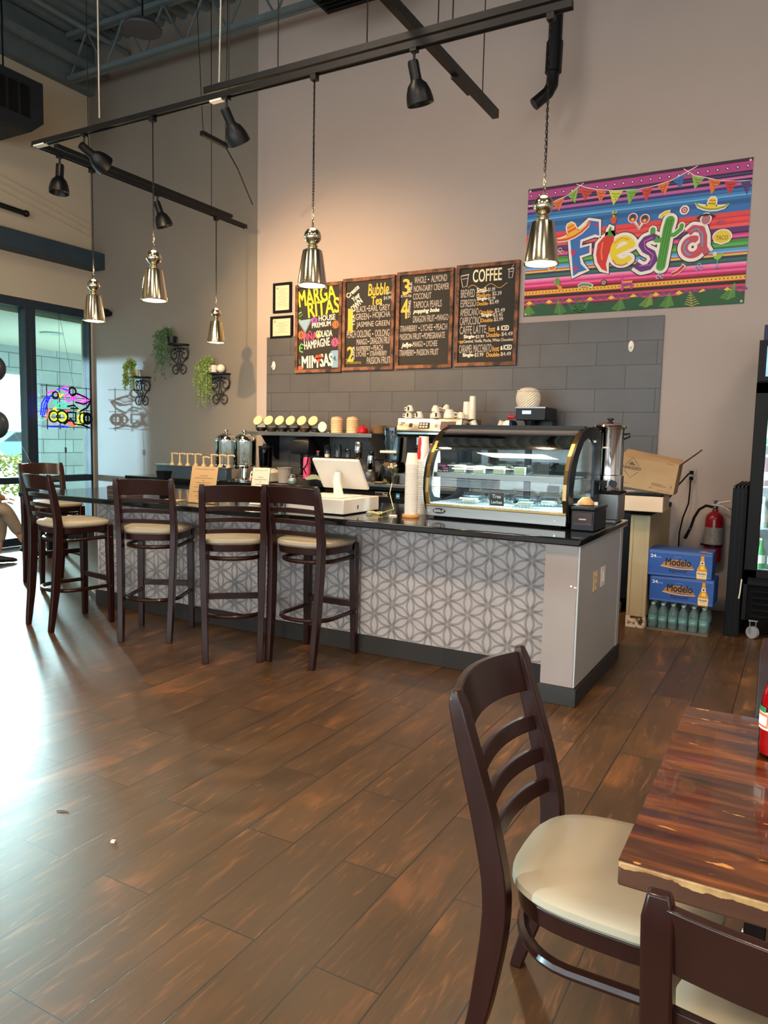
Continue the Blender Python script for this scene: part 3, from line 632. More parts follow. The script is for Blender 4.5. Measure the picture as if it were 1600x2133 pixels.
# ---------------------------------------------------------------- chalkboards (lower-left corner at origin)
def board(x0, x1, z0, z1, label, draw):
    w, h = x1 - x0, z1 - z0
    t = thing('menu_chalkboard', label, 'chalkboard', (x0, YW, z0), 0, 'wood framed menu chalkboards'); fr = B(); b = .036
    for a in ((0, w, 0, b), (0, w, h - b, h), (0, b, b, h - b), (w - b, w, b, h - b)): fr.box(a[0], a[1], -.045, -.004, a[2], a[3])
    fr.build('frame', 'burnt_wood', t, bevel=.003)
    B().box(b * .6, w - b * .6, -.026, -.006, b * .6, h - b * .6).build('slate_panel', mat('chalk_black', '2b2825', .75, vary=.08, vs=4), t)
    draw(t, w, h)
Wc, Yc = 'e9ddd0', 'e3b63a'
def lines(t, name, rows, col, d=-.0268, bold=.0007, shear=0.0):
    p = B()
    for r_ in rows: text(p, r_[0], r_[1], r_[2], r_[3], r_[4], d, r_[5] if len(r_) > 5 else col, rot=r_[6] if len(r_) > 6 else 0, shear=shear, bold=bold)
    return p.build(name, 'print', t)
def burst(p, cx, cz, r, col, n=11, d=-.0265):
    q = [(cx + (r if k % 2 else r * .66) * math.cos(PI * k / n), cz + (r if k % 2 else r * .66) * math.sin(PI * k / n)) for k in range(2 * n)]
    p.col = hx(col); p.add([(cx, d, cz)] + [(a, d, b) for a, b in q], [(0, k + 1, (k + 1) % (2 * n) + 1) for k in range(2 * n)])
def d1(t, w, h):
    y = 'f0e11c'
    lines(t, 'yellow_title', [('MARGA', .045, .705, .47, .165, y, .13), ('RITAS', .165, .585, .40, .155, y, .10)], y, bold=.006)
    p = B(); burst(p, .245, .555, .045, 'b04ac0'); burst(p, .515, .50, .05, 'f0702a'); burst(p, .072, .41, .052, 'f0702a'); burst(p, .51, .315, .055, 'ea4f86')
    q = [(-.045, .09), (.045, .09), (.045, -.09), (-.045, -.09)]; p.flat([(.515 + a * .9, .14 + b) for a, b in q], -.0265, '7fa6c8')
    for k in range(5): p.flat([(.47, .06 + k * .035), (.455, .075 + k * .035), (.47, .09 + k * .035)], -.0265, '7fa6c8')
    p.flat([(.035, .565), (.20, .575), (.125, .44)], -.0266, '86a9c6'); p.band([(.02, .575), (.125, .43), (.215, .58)], .008, -.0268, 'a8a093')
    p.band([(.125, .43), (.12, .30)], .008, -.0268, 'a8a093')
    p.band([(.075, .655), (.04, .64), (.025, .60), (.04, .565), (.06, .575)], .014, -.0267, '6fbf4a'); p.band([(.04, .6), (.09, .63)], .006, -.0268, '6fbf4a')
    p.disc((.30, .395), .024, -.0267, 'd8c23a', rz=.03); p.band([(.295, .43), (.28, .455), (.30, .44), (.32, .46), (.305, .43)], .008, -.0268, '4e9a3e')
    p.disc((.285, .165), .025, -.0269, 'ef4a2a'); p.disc((.325, .17), .025, -.0269, 'ef4a2a'); p.flat([(.262, .155), (.305, .105), (.35, .16)], -.0269, 'ef4a2a')
    p.disc((.065, .055), .035, -.0270, 'ef5a35', rz=.022); p.band([(.05, .15), (.06, .10)], .014, -.0267, '5b7058')
    p.build('chalk_drawing', 'print', t)
    lines(t, 'drink_names', [('HOUSE', .30, .545, .21, .055, Wc, .03), ('PREMIUM', .215, .475, .24, .05, Wc, .06), ('COLADA', .265, .375, .21, .065, Wc, .02), ('HAMPAGNE', .12, .25, .33, .085, Wc, .10), ('PIÑA', .105, .34, .18, .095, 'ea3f74', .12)], Wc, bold=.003)
    lines(t, 'mimosas_title', [('MIM', .085, .05, .21, .125, 'f0e4d4', .02), ('SAS', .325, .06, .16, .13, 'f0e4d4', .06)], Wc, bold=.007)
    lines(t, 'prices', [('8', .232, .535, .025, .04, '2b2825'), ('11', .498, .478, .035, .045, '2b2825'), ('8', .058, .385, .03, .05, '2b2825'), ('5', .50, .29, .025, .05, '2b2825'), ('4.', .495, .12, .04, .05, '2b2825')], Wc, d=-.0272, bold=.002)
    p = B(); p.band([(.11, .30), (.075, .315), (.052, .28), (.06, .235), (.10, .225)], .013, -.0268, '6fd05a'); p.band([(.06, .27), (.09, .27)], .01, -.0268, '6fd05a'); p.build('green_initial', 'print', t)
board(-4.935, -4.335, 2.08, 3.02, 'chalkboard with yellow margaritas lettering and bright drawings, leftmost of four', d1)
def dots(t, pts, r=.007):
    p = B()
    for a in pts: p.disc(a, r, -.0268, Wc, 10)
    p.build('chalk_dot', 'print', t)
def d2(t, w, h):
    lines(t, 'bubble_tea_title', [('Bubble', .30, .755, .24, .12), ('Tea', .335, .66, .13, .085)], Yc, bold=.003, shear=.05)
    lines(t, 'create_your_own', [('Create', .055, .745, .17, .05, Wc, .62), ('Your', .125, .705, .10, .05, Wc, .62), ('OWN', .125, .60, .15, .065, Wc, .72)], Wc, bold=.003)
    lines(t, 'step_number', [('1', .06, .395, .055, .24), ('2', .055, .095, .075, .15)], Yc, bold=.006)
    lines(t, 'price', [('24oz', .50, .765, .07, .025, 'b9c4cf'), ('$4.99', .485, .70, .09, .04, 'a9b4c4')], Wc)
    lines(t, 'flavor_list', [('BLACK', .16, .60, .12, .06), ('EARL GREY', .31, .60, .25, .06), ('GREEN', .155, .52, .16, .065), ('HOJICHA', .36, .515, .205, .075), ('JASMINE GREEN', .165, .43, .395, .07), ('PEACH OOLONG', .05, .34, .29, .075), ('OOLONG', .39, .34, .17, .07),
        ('MANGO', .17, .265, .13, .06), ('DRAGON FRUIT', .335, .265, .25, .07), ('RASPBERRY', .17, .20, .17, .05), ('PEACH', .375, .20, .11, .055), ('LYCHEE', .17, .145, .12, .05), ('STRAWBERRY', .335, .145, .20, .05), ('PASSION FRUIT', .30, .065, .28, .07)], 'b5aaa0')
    lines(t, 'small_note', [('(ALSO', .035, .105, .09, .022), ('FOR MARGARITAS)', .03, .065, .20, .03)], 'b8a02c', bold=0)
    lines(t, 'side_word', [('TEA', .145, .46, .12, .03, Wc, PI / 2), ('FLAVOR', .15, .12, .13, .028, Wc, PI / 2)], Wc)
    dots(t, [(.295, .63), (.335, .55), (.365, .37), (.315, .295), (.357, .225), (.31, .17)])
board(-4.325, -3.708, 2.09, 3.037, 'chalkboard headed Bubble Tea listing teas and flavors, second from the left', d2)
def d3(t, w, h):
    lines(t, 'step_number', [('3', .06, .735, .075, .15), ('4', .045, .50, .08, .19)], Yc, bold=.005)
    lines(t, 'milk_and_topping_list', [('WHOLE', .19, .835, .13, .065), ('ALMOND', .375, .835, .17, .065), ('NON-DAIRY CREAMER', .185, .755, .385, .06), ('COCONUT', .18, .68, .20, .06), ('TAPIOCA PEARLS', .185, .595, .31, .065),
        ('DRAGON FRUIT', .185, .455, .24, .065), ('MANGO', .45, .46, .12, .06), ('STRAWBERRY', .035, .37, .20, .06), ('LYCHEE', .275, .37, .13, .06), ('PEACH', .44, .37, .12, .06), ('PASSION FRUIT', .035, .29, .25, .06), ('POMEGRANATE', .31, .29, .23, .06),
        ('MANGO', .19, .215, .11, .055), ('LYCHEE', .34, .215, .12, .055), ('STRAWBERRY', .015 + .02, .13, .17, .06), ('PASSION FRUIT', .235, .13, .24, .06)], 'b5aaa0')
    lines(t, 'script_words', [('popping boba', .185, .535, .28, .05), ('jellys-', .06, .205, .12, .055)], 'f4e8d2', bold=.003, shear=.25)
    lines(t, 'side_word', [('MILK', .165, .755, .10, .028, Wc, PI / 2), ('TOPPING', .155, .505, .17, .028, Wc, PI / 2)], Wc)
    lines(t, 'extra_price', [('EXTRA-50¢', .03, .705, .13, .03, 'c8c4c0')], Wc)
    dots(t, [(.345, .865), (.437, .487), (.255, .40), (.425, .40), (.297, .32), (.318, .24), (.215, .16)])
board(-3.683, -3.06, 2.093, 3.05, 'chalkboard with steps 3 and 4 for milk and toppings, third from the left', d3)
def d4(t, w, h):
    lines(t, 'coffee_title', [('COFFEE', .165, .79, .29, .115)], 'f2e3b8', bold=.003)
    p = B(); p.band([(.12 + k * .018, .745 + .022 * math.sin(k * .62)) for k in range(23)], .005, -.0268, 'd9a93a')
    for (cx, cz, s_, lean) in ((.085, .81, 1, -.2), (.545, .845, .75, .15)):
        p.band([(cx - .035 * s_ + lean * .05, cz + .05 * s_), (cx - .022 * s_, cz - .055 * s_), (cx + .022 * s_, cz - .05 * s_), (cx + .035 * s_, cz + .055 * s_), (cx - .035 * s_, cz + .05 * s_)], .005, -.0268, Wc)
        p.band([(cx - .042 * s_, cz + .052 * s_), (cx + .042 * s_, cz + .06 * s_)], .007, -.0268, Wc); p.band([(cx - .03 * s_, cz + .02 * s_), (cx + .03 * s_, cz + .025 * s_)], .004, -.0268, Wc)
    p.band([(.55, .89), (.575, .93)], .004, -.0268, Wc); p.build('cup_drawing', 'print', t)
    lines(t, 'drink_list', [('BREWED', .045, .655, .145, .075), ('ESPRESSO', .045, .565, .16, .07), ('AMERICANO', .045, .48, .19, .07), ('CAPPUCCINO', .045, .395, .215, .075), ('CAFFE LATTE', .045, .31, .275, .075), ('CARAMEL MACCHIATO', .045, .13, .335, .075)], 'b5aaa0')
    lines(t, 'size_words', [('Small-', .21, .69, .11, .045), ('Single-', .215, .61, .11, .04), ('Single-', .265, .455, .115, .04), ('Single-', .09, .26, .12, .04), ('Single-', .085, .085, .12, .04), ('&', .43, .33, .02, .035), ('ICED', .47, .325, .075, .045), ('&', .47, .145, .02, .035), ('ICED', .50, .145, .08, .045)], 'f4ead6', bold=.0025)
    lines(t, 'medium_words', [('Medium-', .21, .648, .145, .035), ('Double-', .215, .57, .12, .035), ('Double-', .245, .49, .145, .035), ('Double-', .265, .412, .125, .035), ('Double-', .325, .27, .14, .04), ('Double-', .33, .085, .14, .04), ('hot', .345, .32, .065, .05), ('hot', .39, .135, .065, .05), ('*50', .03, .222, .055, .025)], 'dca234', bold=.0018)
    lines(t, 'prices', [('$1.99', .325, .69, .07, .04), ('$2.39', .37, .65, .09, .04), ('$1.99', .33, .61, .07, .035), ('$2.49', .345, .572, .09, .04), ('$2.49', .40, .492, .10, .04), ('$3.45', .385, .452, .095, .04), ('$3.99', .395, .41, .09, .04), ('$3.99', .215, .26, .085, .035), ('$4.49', .475, .27, .11, .04), ('$3.99', .21, .085, .09, .04), ('$4.49', .475, .085, .10, .04), ('Caramel, Vanilla, Mocha, White Chocolate', .09, .222, .50, .032)], 'cfc4b6', bold=.001)
board(-3.033, -2.40, 2.10, 3.06, 'chalkboard headed Coffee with drink prices, rightmost of four', d4)
# ---------------------------------------------------------------- fiesta banner
bn = thing('fiesta_banner', 'large colourful striped fiesta banner pinned to the back wall', 'banner', (-2.355, YW, 2.543))
p = B(); Wb, Hb = 1.855, 1.141
def st_(z0, z1, col, wav=0.0):
    n = 24; lo = []; hi = []
    for k in range(n + 1):
        x = Wb * k / n; a = wav * math.sin(x * 5 + z0 * 9); lo.append((x, z0 + a)); hi.append((x, z1 + a))
    for k in range(n): p.flat([lo[k], lo[k + 1], hi[k + 1], hi[k]], -.006, col)
ss = [(1.141, '3a1230'), (1.115, 'b23c86'), (1.045, '2a1638'), (1.03, '4a3a6c'), (1.018, '241232'), (1.005, 'd06ab0'), (.985, '1c0f20'), (.960, 'b85aa8'), (.935, '3a2a6a'), (.915, '2f6ea8'), (.895, '2a5f98'), (.885, '3c86c4'), (.865, '6fb0dc'), (.855, '2f74b0'), (.83, '245c96'), (.79, '2c6cae'), (.735, 'e04040'), (.70, 'c42c38'), (.69, 'e8484a'), (.66, 'd63440'), (.64, 'ea5a56'), (.615, '5a2a6a'), (.575, '3a1c50'), (.56, 'd83a7a'), (.545, 'e85a9a'), (.53, '6a2a5a'), (.515, '3f8a3c'), (.49, '5aa84a'), (.465, '2f7038'), (.45, '5a9ad0'), (.43, '7ab8e0'), (.415, 'd04040'), (.405, 'e8c040'), (.39, '2a2a58'), (.37, '2f6a4a'), (.35, '244a6a'), (.335, 'f08ab8'), (.315, 'e8609a'), (.30, 'c82a6a'), (.285, 'ec5a9a'), (.265, 'b81c50'), (.25, '8a1038'), (.24, '1a1018'), (.232, 'e04a30'), (.225, 'e8b83a'), (.195, 'e04a30'), (.188, '181014'), (.16, 'c83a5a'), (.14, '7a2a5a'), (.12, 'd8485a'), (.10, '5a2040'), (.08, '1f4a2a'), (0, '')]
for (a, c), (b_, _) in zip(ss, ss[1:]): st_(b_, a, c)
for k in range(25): 
    x = .03 + k * .0745; p.flat([(x - .016, 1.08), (x, 1.064), (x + .016, 1.08), (x, 1.096)], -.0064, '1e0e1c'); p.disc((x, 1.08), .0075, -.0067, 'f0e0c0', 8)
for k in range(60): x = .015 + k * .031; p.flat([(x, .203), (x + .014, .21), (x, .217)], -.0064, '3a1c10')
for k in range(90):
    x = .02 + k * .0204
    if not (.3 < x < 1.55 and 0): p.flat([(x, .80), (x + .005, .80), (x + .005, .83), (x, .83)], -.0063, '1c4c84')
for k in range(30): x = .02 + k * .062; p.flat([(x, .118), (x + .031, .14), (x + .062, .118), (x + .031, .105)], -.0064, 'e8c83a' if k % 3 == 0 else '8a3a7a')
p.build('banner_cloth', 'print', bn)
p = B()
for x0, r_ in ((.16, .10), (.35, .07), (.55, .09), (.78, .07), (1.0, .10), (1.25, .09), (1.45, .11), (1.62, .12), (1.75, .10)):
    p.flat([(max(.004, min(Wb - .004, x0 + 1.5 * r_ * math.cos(PI * k / 12))), .012 + r_ * math.sin(PI * k / 12)) for k in range(13)], -.0066 - x0 * 1e-5, '1f5230')
p.flat([(.004, .004), (Wb - .004, .004), (Wb - .004, .045), (.004, .045)], -.0065, '1f5230')
for x0, z0, x1, z1, n, c in ((.05, .01, .04, .11, 8, '6a9a3a'), (.345, .005, .32, .14, 9, '5f9a3e'), (.50, .01, .40, .11, 5, '3f7a3a'), (.515, .01, .49, .15, 7, '2f6a36'), (.52, .01, .60, .10, 5, '4a8a3e'), (.86, .005, .88, .11, 8, '5f9a3e'), (1.09, .02, 1.13, .13, 9, '88a83e'), (1.26, .005, 1.28, .125, 9, '6aa040'), (1.46, .005, 1.44, .13, 6, 'b0a050'), (1.73, .04, 1.78, .17, 10, '5f9a3e')):
    p.band([(x0, z0), (x1, z1)], .006, -.0072, c)
    for k in range(n):
        f = k / n; cx, cz = x0 + (x1 - x0) * f, z0 + (z1 - z0) * f; l = .055 * (1.05 - f)
        for sg in (-1, 1): p.band([(cx, cz), (cx + sg * l * .6, cz + l * .28), (cx + sg * l, cz + l * .35)], .007, -.0073, c)
p.build('jungle_leaves', 'print', bn)
p = B()
rp = [(.006, .989), (.10, .985), (.223, .999), (.36, 1.04), (.505, 1.129)]; rp2 = [(.443, 1.127), (.52, 1.09), (.618, 1.058), (.78, 1.026), (.977, 1.01), (1.10, 1.02), (1.239, 1.046), (1.382, 1.107), (1.441, 1.135)]; rp3 = [(1.333, 1.126), (1.42, 1.06), (1.506, 1.033), (1.626, .989), (1.75, .97), (1.85, .962)]
for r_ in (rp, rp2, rp3): p.band(r_, .006, -.0076, 'f0e0e0')
p.build('bunting_cord', 'print', bn)
for a, b_, c, col in (((.225, .998), (.34, 1.03), (.294, .915), 'e0703a'), ((.365, 1.045), (.46, 1.095), (.437, .965), '8ab04a'), ((.47, 1.09), (.60, 1.055), (.519, .975), 'c8403a'), ((.615, 1.055), (.71, 1.03), (.657, .935), 'e0703a'), ((.73, 1.03), (.85, 1.014), (.772, .905), 'c8d04a'), ((.875, 1.015), (.975, 1.01), (.904, .89), '7ab04a'), ((1.0, 1.01), (1.10, 1.02), (1.046, .895), 'c8403a'), ((1.13, 1.02), (1.23, 1.045), (1.196, .93), 'e0703a'), ((1.25, 1.05), (1.345, 1.085), (1.322, .975), '2f6eae'), ((1.40, 1.065), (1.50, 1.03), (1.427, .95), '8ab04a'), ((1.53, 1.02), (1.63, .99), (1.556, .89), 'e0703a'), ((1.65, .985), (1.75, .97), (1.691, .87), 'c8303a'), ((1.77, .965), (1.85, .962), (1.825, .85), '4a3a7a')):
    p = B(); p.flat([a, b_, c], -.0078, col); ux = b_[0] - a[0]
    for k in range(3): p.band([(a[0] + ux * (.22 + .12 * k), a[1] - .02 - .024 * k + (b_[1] - a[1]) * .3), (a[0] + ux * .5, a[1] - .03 - .024 * k + (b_[1] - a[1]) * .4), (b_[0] - ux * (.2 + .14 * k), b_[1] - .02 - .024 * k - (b_[1] - a[1]) * .2)], .004, -.0081, '3a2410')
    p.build('bunting_flag', 'print', bn)
def out(p, q, g_, d, col):       # an offset outline polygon
    cx = sum(a for a, _ in q) / len(q); cz = sum(b for _, b in q) / len(q); n = len(q); r = []
    ar = sum(q[i][0] * q[(i + 1) % n][1] - q[(i + 1) % n][0] * q[i][1] for i in range(n)); sg = 1 if ar > 0 else -1
    for i in range(n):
        a, b, c = q[i - 1], q[i], q[(i + 1) % n]
        n1 = Vector((b[1] - a[1], a[0] - b[0])).normalized(); n2 = Vector((c[1] - b[1], b[0] - c[0])).normalized(); m_ = (n1 + n2)
        m_ = m_.normalized() if m_.length > 1e-6 else n1; r.append((b[0] + sg * m_.x * g_, b[1] + sg * m_.y * g_))
    p.flat(r, d, col)
def letter(name, shapes, g_=.026):
    p = B()
    for q, c, d in shapes:
        if c != 'hole': out(p, q, g_ + .008, -.0090, '2a1a1a')
    for q, c, d in shapes:
        if c != 'hole': out(p, q, g_, -.0094, 'efe2dc')
    for q, c, d in shapes: p.flat(q, -.0098 - d * .0003, 'efe2dc' if c == 'hole' else c)
    return p
F_ = [(.405, .68), (.43, .50), (.45, .33), (.50, .36), (.57, .375), (.515, .43), (.50, .50), (.585, .52), (.585, .585), (.50, .57), (.50, .64), (.63, .675), (.665, .66), (.655, .78), (.57, .80), (.50, .74)]
p = letter('F', [(F_, '2f6ab0', 0)])
for q in ([(.42, .56), (.47, .55), (.45, .50), (.425, .52)], [(.45, .42), (.50, .40), (.46, .36)], [(.56, .575), (.585, .56), (.58, .53)], [(.61, .76), (.65, .77), (.65, .73)]): p.flat(q, -.0102, 'b8306a')
p.build('letter_f', 'print', bn)
p = letter('i', [([(.695, .635), (.735, .66), (.775, .67), (.795, .64), (.79, .575), (.755, .49), (.735, .41), (.748, .345), (.70, .37), (.66, .43), (.645, .50), (.655, .59)], 'd02c22', 0), ([(.735, .65), (.745, .70), (.755, .725), (.77, .715), (.765, .68), (.785, .655), (.765, .635)], '3f8a34', 1)]); p.band([(.70, .60), (.69, .52), (.70, .45)], .012, -.0104, 'ee7a5a'); p.build('letter_i', 'print', bn)
def ringp(cx, cz, ro, ri, a0, a1, n=22, sz=1.0): return [(cx + ro * math.cos(R(a0 + (a1 - a0) * k / n)), cz + sz * ro * math.sin(R(a0 + (a1 - a0) * k / n))) for k in range(n + 1)] + [(cx + ri * math.cos(R(a1 + (a0 - a1) * k / n)), cz + sz * ri * math.sin(R(a1 + (a0 - a1) * k / n))) for k in range(n + 1)]
def stroke_letter(name, pts, wd, col, deco, closed=False):
    p = B(); p.band(pts, wd + .070, -.0090, '2a1a1a'); p.band(pts, wd + .054, -.0094, 'efe2dc'); p.band(pts, wd, -.0098, col)
    for q in deco: p.band(q[0], q[1], -.0102, q[2])
    p.build(name, 'print', bn)
ar = lambda cx, cz, r, a0, a1, sz=1.0, n=16: [(cx + r * math.cos(R(a0 + (a1 - a0) * k / n)), cz + sz * r * math.sin(R(a0 + (a1 - a0) * k / n))) for k in range(n + 1)]
e_p = [(.80, .495), (.87, .525), (.945, .55)] + ar(.875, .515, .085, 25, 320, 1.15, 24)
stroke_letter('letter_e', e_p, .05, 'e8cc28', [([(.79, .44), (.82, .40), (.87, .385), (.92, .40)], .008, 'c83a2a'), ([(.80, .58), (.86, .62), (.92, .60)], .008, 'e8802a')])
s_p = [(1.165, .575), (1.12, .60), (1.06, .585), (1.03, .545), (1.06, .50), (1.12, .465), (1.14, .41), (1.10, .355), (1.04, .345), (.985, .385)]
stroke_letter('letter_s', s_p, .055, '5a2a78', [([(1.12, .595), (1.05, .57), (1.06, .51), (1.13, .45), (1.11, .37), (1.02, .37)], .008, 'e05a9a')])
p = B()
for wd, d, c in ((.135, -.0090, '2a1a1a'), (.122, -.0094, 'efe2dc'), (.075, -.0098, '4a9a34')):
    g2 = wd * .75
    p.band([(1.195, .345), (1.215, .50), (1.235, .66), (1.25, .72)], wd, d - .0002, c); p.disc((1.25, .72), wd / 2, d - .0002, c); p.disc((1.195, .35), wd / 2, d - .0002, c)
    p.band([(1.215, .565), (1.15, .57), (1.115, .61), (1.115, .66)], g2 * .75, d, c); p.disc((1.115, .66), g2 * .37, d, c)
    p.band([(1.225, .60), (1.29, .60), (1.34, .64), (1.345, .67)], g2 * .6, d, c); p.disc((1.345, .67), g2 * .3, d, c)
for o in (-.02, 0, .02): p.band([(1.195 + o, .34), (1.215 + o, .50), (1.235 + o, .66), (1.25 + o * .8, .73)], .004, -.0104, '1f5a22')
p.build('letter_t_cactus', 'print', bn)
a_p = [(1.40, .60), (1.44, .635), (1.50, .62), (1.52, .56), (1.525, .47), (1.555, .42)]
p = B()
for wd, d, c in ((.125, -.0090, '2a1a1a'), (.109, -.0094, 'efe2dc'), (.055, -.0098, 'c04a5a')):
    p.band(a_p, wd, d, c); p.band(ar(1.44, .485, .065, 60, 380, 1.0, 20), wd, d, c)
p.band([(1.42, .615), (1.47, .63), (1.51, .58), (1.515, .48)], .012, -.0104, '5a9ac8'); p.band(ar(1.44, .485, .065, 120, 260), .012, -.0104, '5a9ac8'); p.build('letter_a', 'print', bn)
def sticker(name, f): 
    p = B(); f(p); return p.build(name, 'print', bn)
def hatf(cx, cz, s, c1, c2, tilt):
    def f(p):
        cr, sr = math.cos(tilt), math.sin(tilt); T = lambda a, b: (cx + (a * cr - b * sr) * s, cz + (a * sr + b * cr) * s)
        crown = [(-.28, .0), (-.2, .45), (-.1, .58), (.1, .58), (.2, .45), (.28, .0)]; brim = [(-1, .18), (-.8, -.02), (-.4, -.16), (0, -.2), (.4, -.16), (.8, -.02), (1, .18), (.6, .06), (0, .02), (-.6, .06)]
        out(p, [T(*q) for q in crown], .012, -.0106, 'efe2dc'); out(p, [T(*q) for q in brim], .012, -.0106, 'efe2dc')
        p.flat([T(*q) for q in crown], -.0110, c1); p.band([T(-.24, .2), T(.24, .2)], .1 * s, -.0112, c2); p.band([T(-.2, .4), T(.2, .4)], .08 * s, -.0112, 'e86a2a')
        p.flat([T(*q) for q in brim[:7][::1] + brim[7:]], -.0113, c1); p.band([T(a, b + .04) for a, b in brim[:7]], .10 * s, -.0114, c2)
    return f
sticker('sombrero_print', hatf(.435, .70, .17, 'f0b02a', 'd84a24', .38)); 
def face(p):
    p.disc((1.53, .70), .045, -.0106, 'efe2dc', rz=.05); p.disc((1.53, .695), .034, -.0108, 'b06a7a', rz=.04)
    p.flat([(1.455, .715), (1.47, .70), (1.50, .725), (1.53, .72), (1.56, .725), (1.585, .70), (1.605, .715), (1.575, .73), (1.53, .742), (1.49, .735)], -.0115, '241a18')
sticker('moustache_print', face); sticker('sombrero_print', hatf(1.565, .79, .125, 'e8c832', '8a9a30', -.15))
def mar(p):
    for cx, cz, dx in ((.945, .775, .05), (1.045, .755, -.045)):
        p.band([(cx, cz), (cx + dx, cz - .085)], .02, -.0105, 'efe2dc'); p.disc((cx, cz), .042, -.0106, 'efe2dc'); p.disc((cx, cz), .035, -.0109, 'd0482a'); p.disc((cx, cz + .008), .024, -.0111, '2a3a5a'); p.disc((cx, cz - .012), .012, -.0113, 'e8c040'); p.band([(cx, cz - .03), (cx + dx, cz - .085)], .012, -.0112, 'b8a4a0')
sticker('maracas_print', mar)
def small(cx, cz, f_): return f_
def pot(p): p.flat([(.755, .80), (.815, .80), (.80, .745), (.77, .745)], -.0109, 'd0482a'); p.band([(.785, .80), (.785, .83), (.77, .85)], .02, -.0109, 'a8b83a'); p.band([(.785, .82), (.81, .845)], .014, -.0109, 'a8b83a')
sticker('cactus_pot_print', pot)
sticker('chili_print', lambda p: (p.band([(1.17, .745), (1.175, .765), (1.21, .785), (1.25, .79)], .034, -.0106, 'efe2dc'), p.band([(1.17, .745), (1.18, .765), (1.21, .785), (1.25, .79)], .022, -.0109, 'e0c43a')))
sticker('flower_print', lambda p: (p.disc((1.36, .79), .038, -.0106, 'efe2dc'), p.disc((1.36, .79), .026, -.0109, 'b04a4a'), p.disc((1.36, .79), .014, -.0111, 'efe2dc'), p.disc((1.36, .79), .008, -.0113, '7a3a5a')))
def taco(p):
    q = [(1.585 + .005, .55)] + [(1.66 + .068 * math.cos(R(a)), .535 + .06 * math.sin(R(a))) for a in range(170, -1, -17)] + [(1.71, .505), (1.66, .49), (1.61, .51)]
    out(p, q, .010, -.0106, 'efe2dc'); p.flat(q, -.0109, 'e8c43a'); text(p, 'TACO', 1.615, .52, .09, .034, -.0113, '5a3a1a', rot=-.05)
sticker('taco_print', taco)
sticker('cocktail_print', lambda p: (p.flat([(1.60, .40), (1.68, .41), (1.665, .375), (1.64, .36), (1.615, .37)], -.0109, '8ac04a'), p.band([(1.64, .36), (1.633, .30)], .006, -.0109, '7ab0d0'), p.band([(1.61, .298), (1.655, .304)], .008, -.0109, '7ab0d0'), p.disc((1.615, .41), .016, -.0111, 'e8d0a0')))
sticker('chili_print', lambda p: (p.band([(1.29, .275), (1.33, .29), (1.36, .315), (1.385, .345)], .036, -.0106, 'efe2dc'), p.band([(1.29, .275), (1.33, .29), (1.36, .315), (1.38, .34)], .024, -.0109, 'c82a2a')))
sticker('flower_print', lambda p: (p.disc((.725, .252), .028, -.0106, '3a2a2a'), p.disc((.725, .252), .018, -.0109, 'c8a08a'), p.disc((.725, .252), .008, -.0111, '8a2a3a')))
sticker('chili_print', lambda p: (p.band([(.50, .235), (.54, .25), (.59, .245), (.63, .225)], .034, -.0106, 'e8d8d0'), p.band([(.505, .237), (.54, .25), (.59, .245), (.62, .23)], .02, -.0109, '4a8a3a')))
def pin(p):
    p.flat([(.86, .30), (.88, .30), (.90, .25), (.97, .25), (.975, .18), (.955, .18), (.95, .21), (.90, .21), (.895, .17), (.875, .17), (.875, .25)], -.0108, 'c83a8a'); p.flat([(.885, .25), (.97, .25), (.97, .235), (.885, .235)], -.0110, 'e8a03a'); p.flat([(.885, .225), (.965, .225), (.965, .215), (.885, .215)], -.0110, '6a3a9a')
sticker('pinata_print', pin)
sticker('cactus_pot_print', lambda p: (p.band([(.325, .26), (.30, .32)], .035, -.0108, '5a9a3a'), p.band([(.31, .27), (.275, .29)], .02, -.0108, '6aa83a'), p.flat([(.30, .27), (.35, .25), (.36, .225), (.33, .215)], -.0110, 'e08a3a')))
for cx, cz, c in ((1.195, .273, 'c0c8e0'), (1.50, .317, '8ab0d0'), (1.646, .664, 'b0506a'), (.322, .558, 'e0c8c0')):
    sticker('swirl_print', lambda p: [p.band(ar(cx + o, cz + q, .014, 0, 300), .006, -.0109, c) for o, q in ((0, .015), (-.018, -.01), (.018, -.008))])
sticker('orange_print', lambda p: (p.disc((.255, .43), .04, -.0106, 'efe2dc'), p.disc((.255, .43), .033, -.0109, 'e87a2a')))
for x, z in ((.02, 1.12), (1.835, 1.12), (.02, .02), (1.835, .02)): B().disc((x, z), .010, -.0085, 'c8c0b0').build('grommet', 'print', bn)

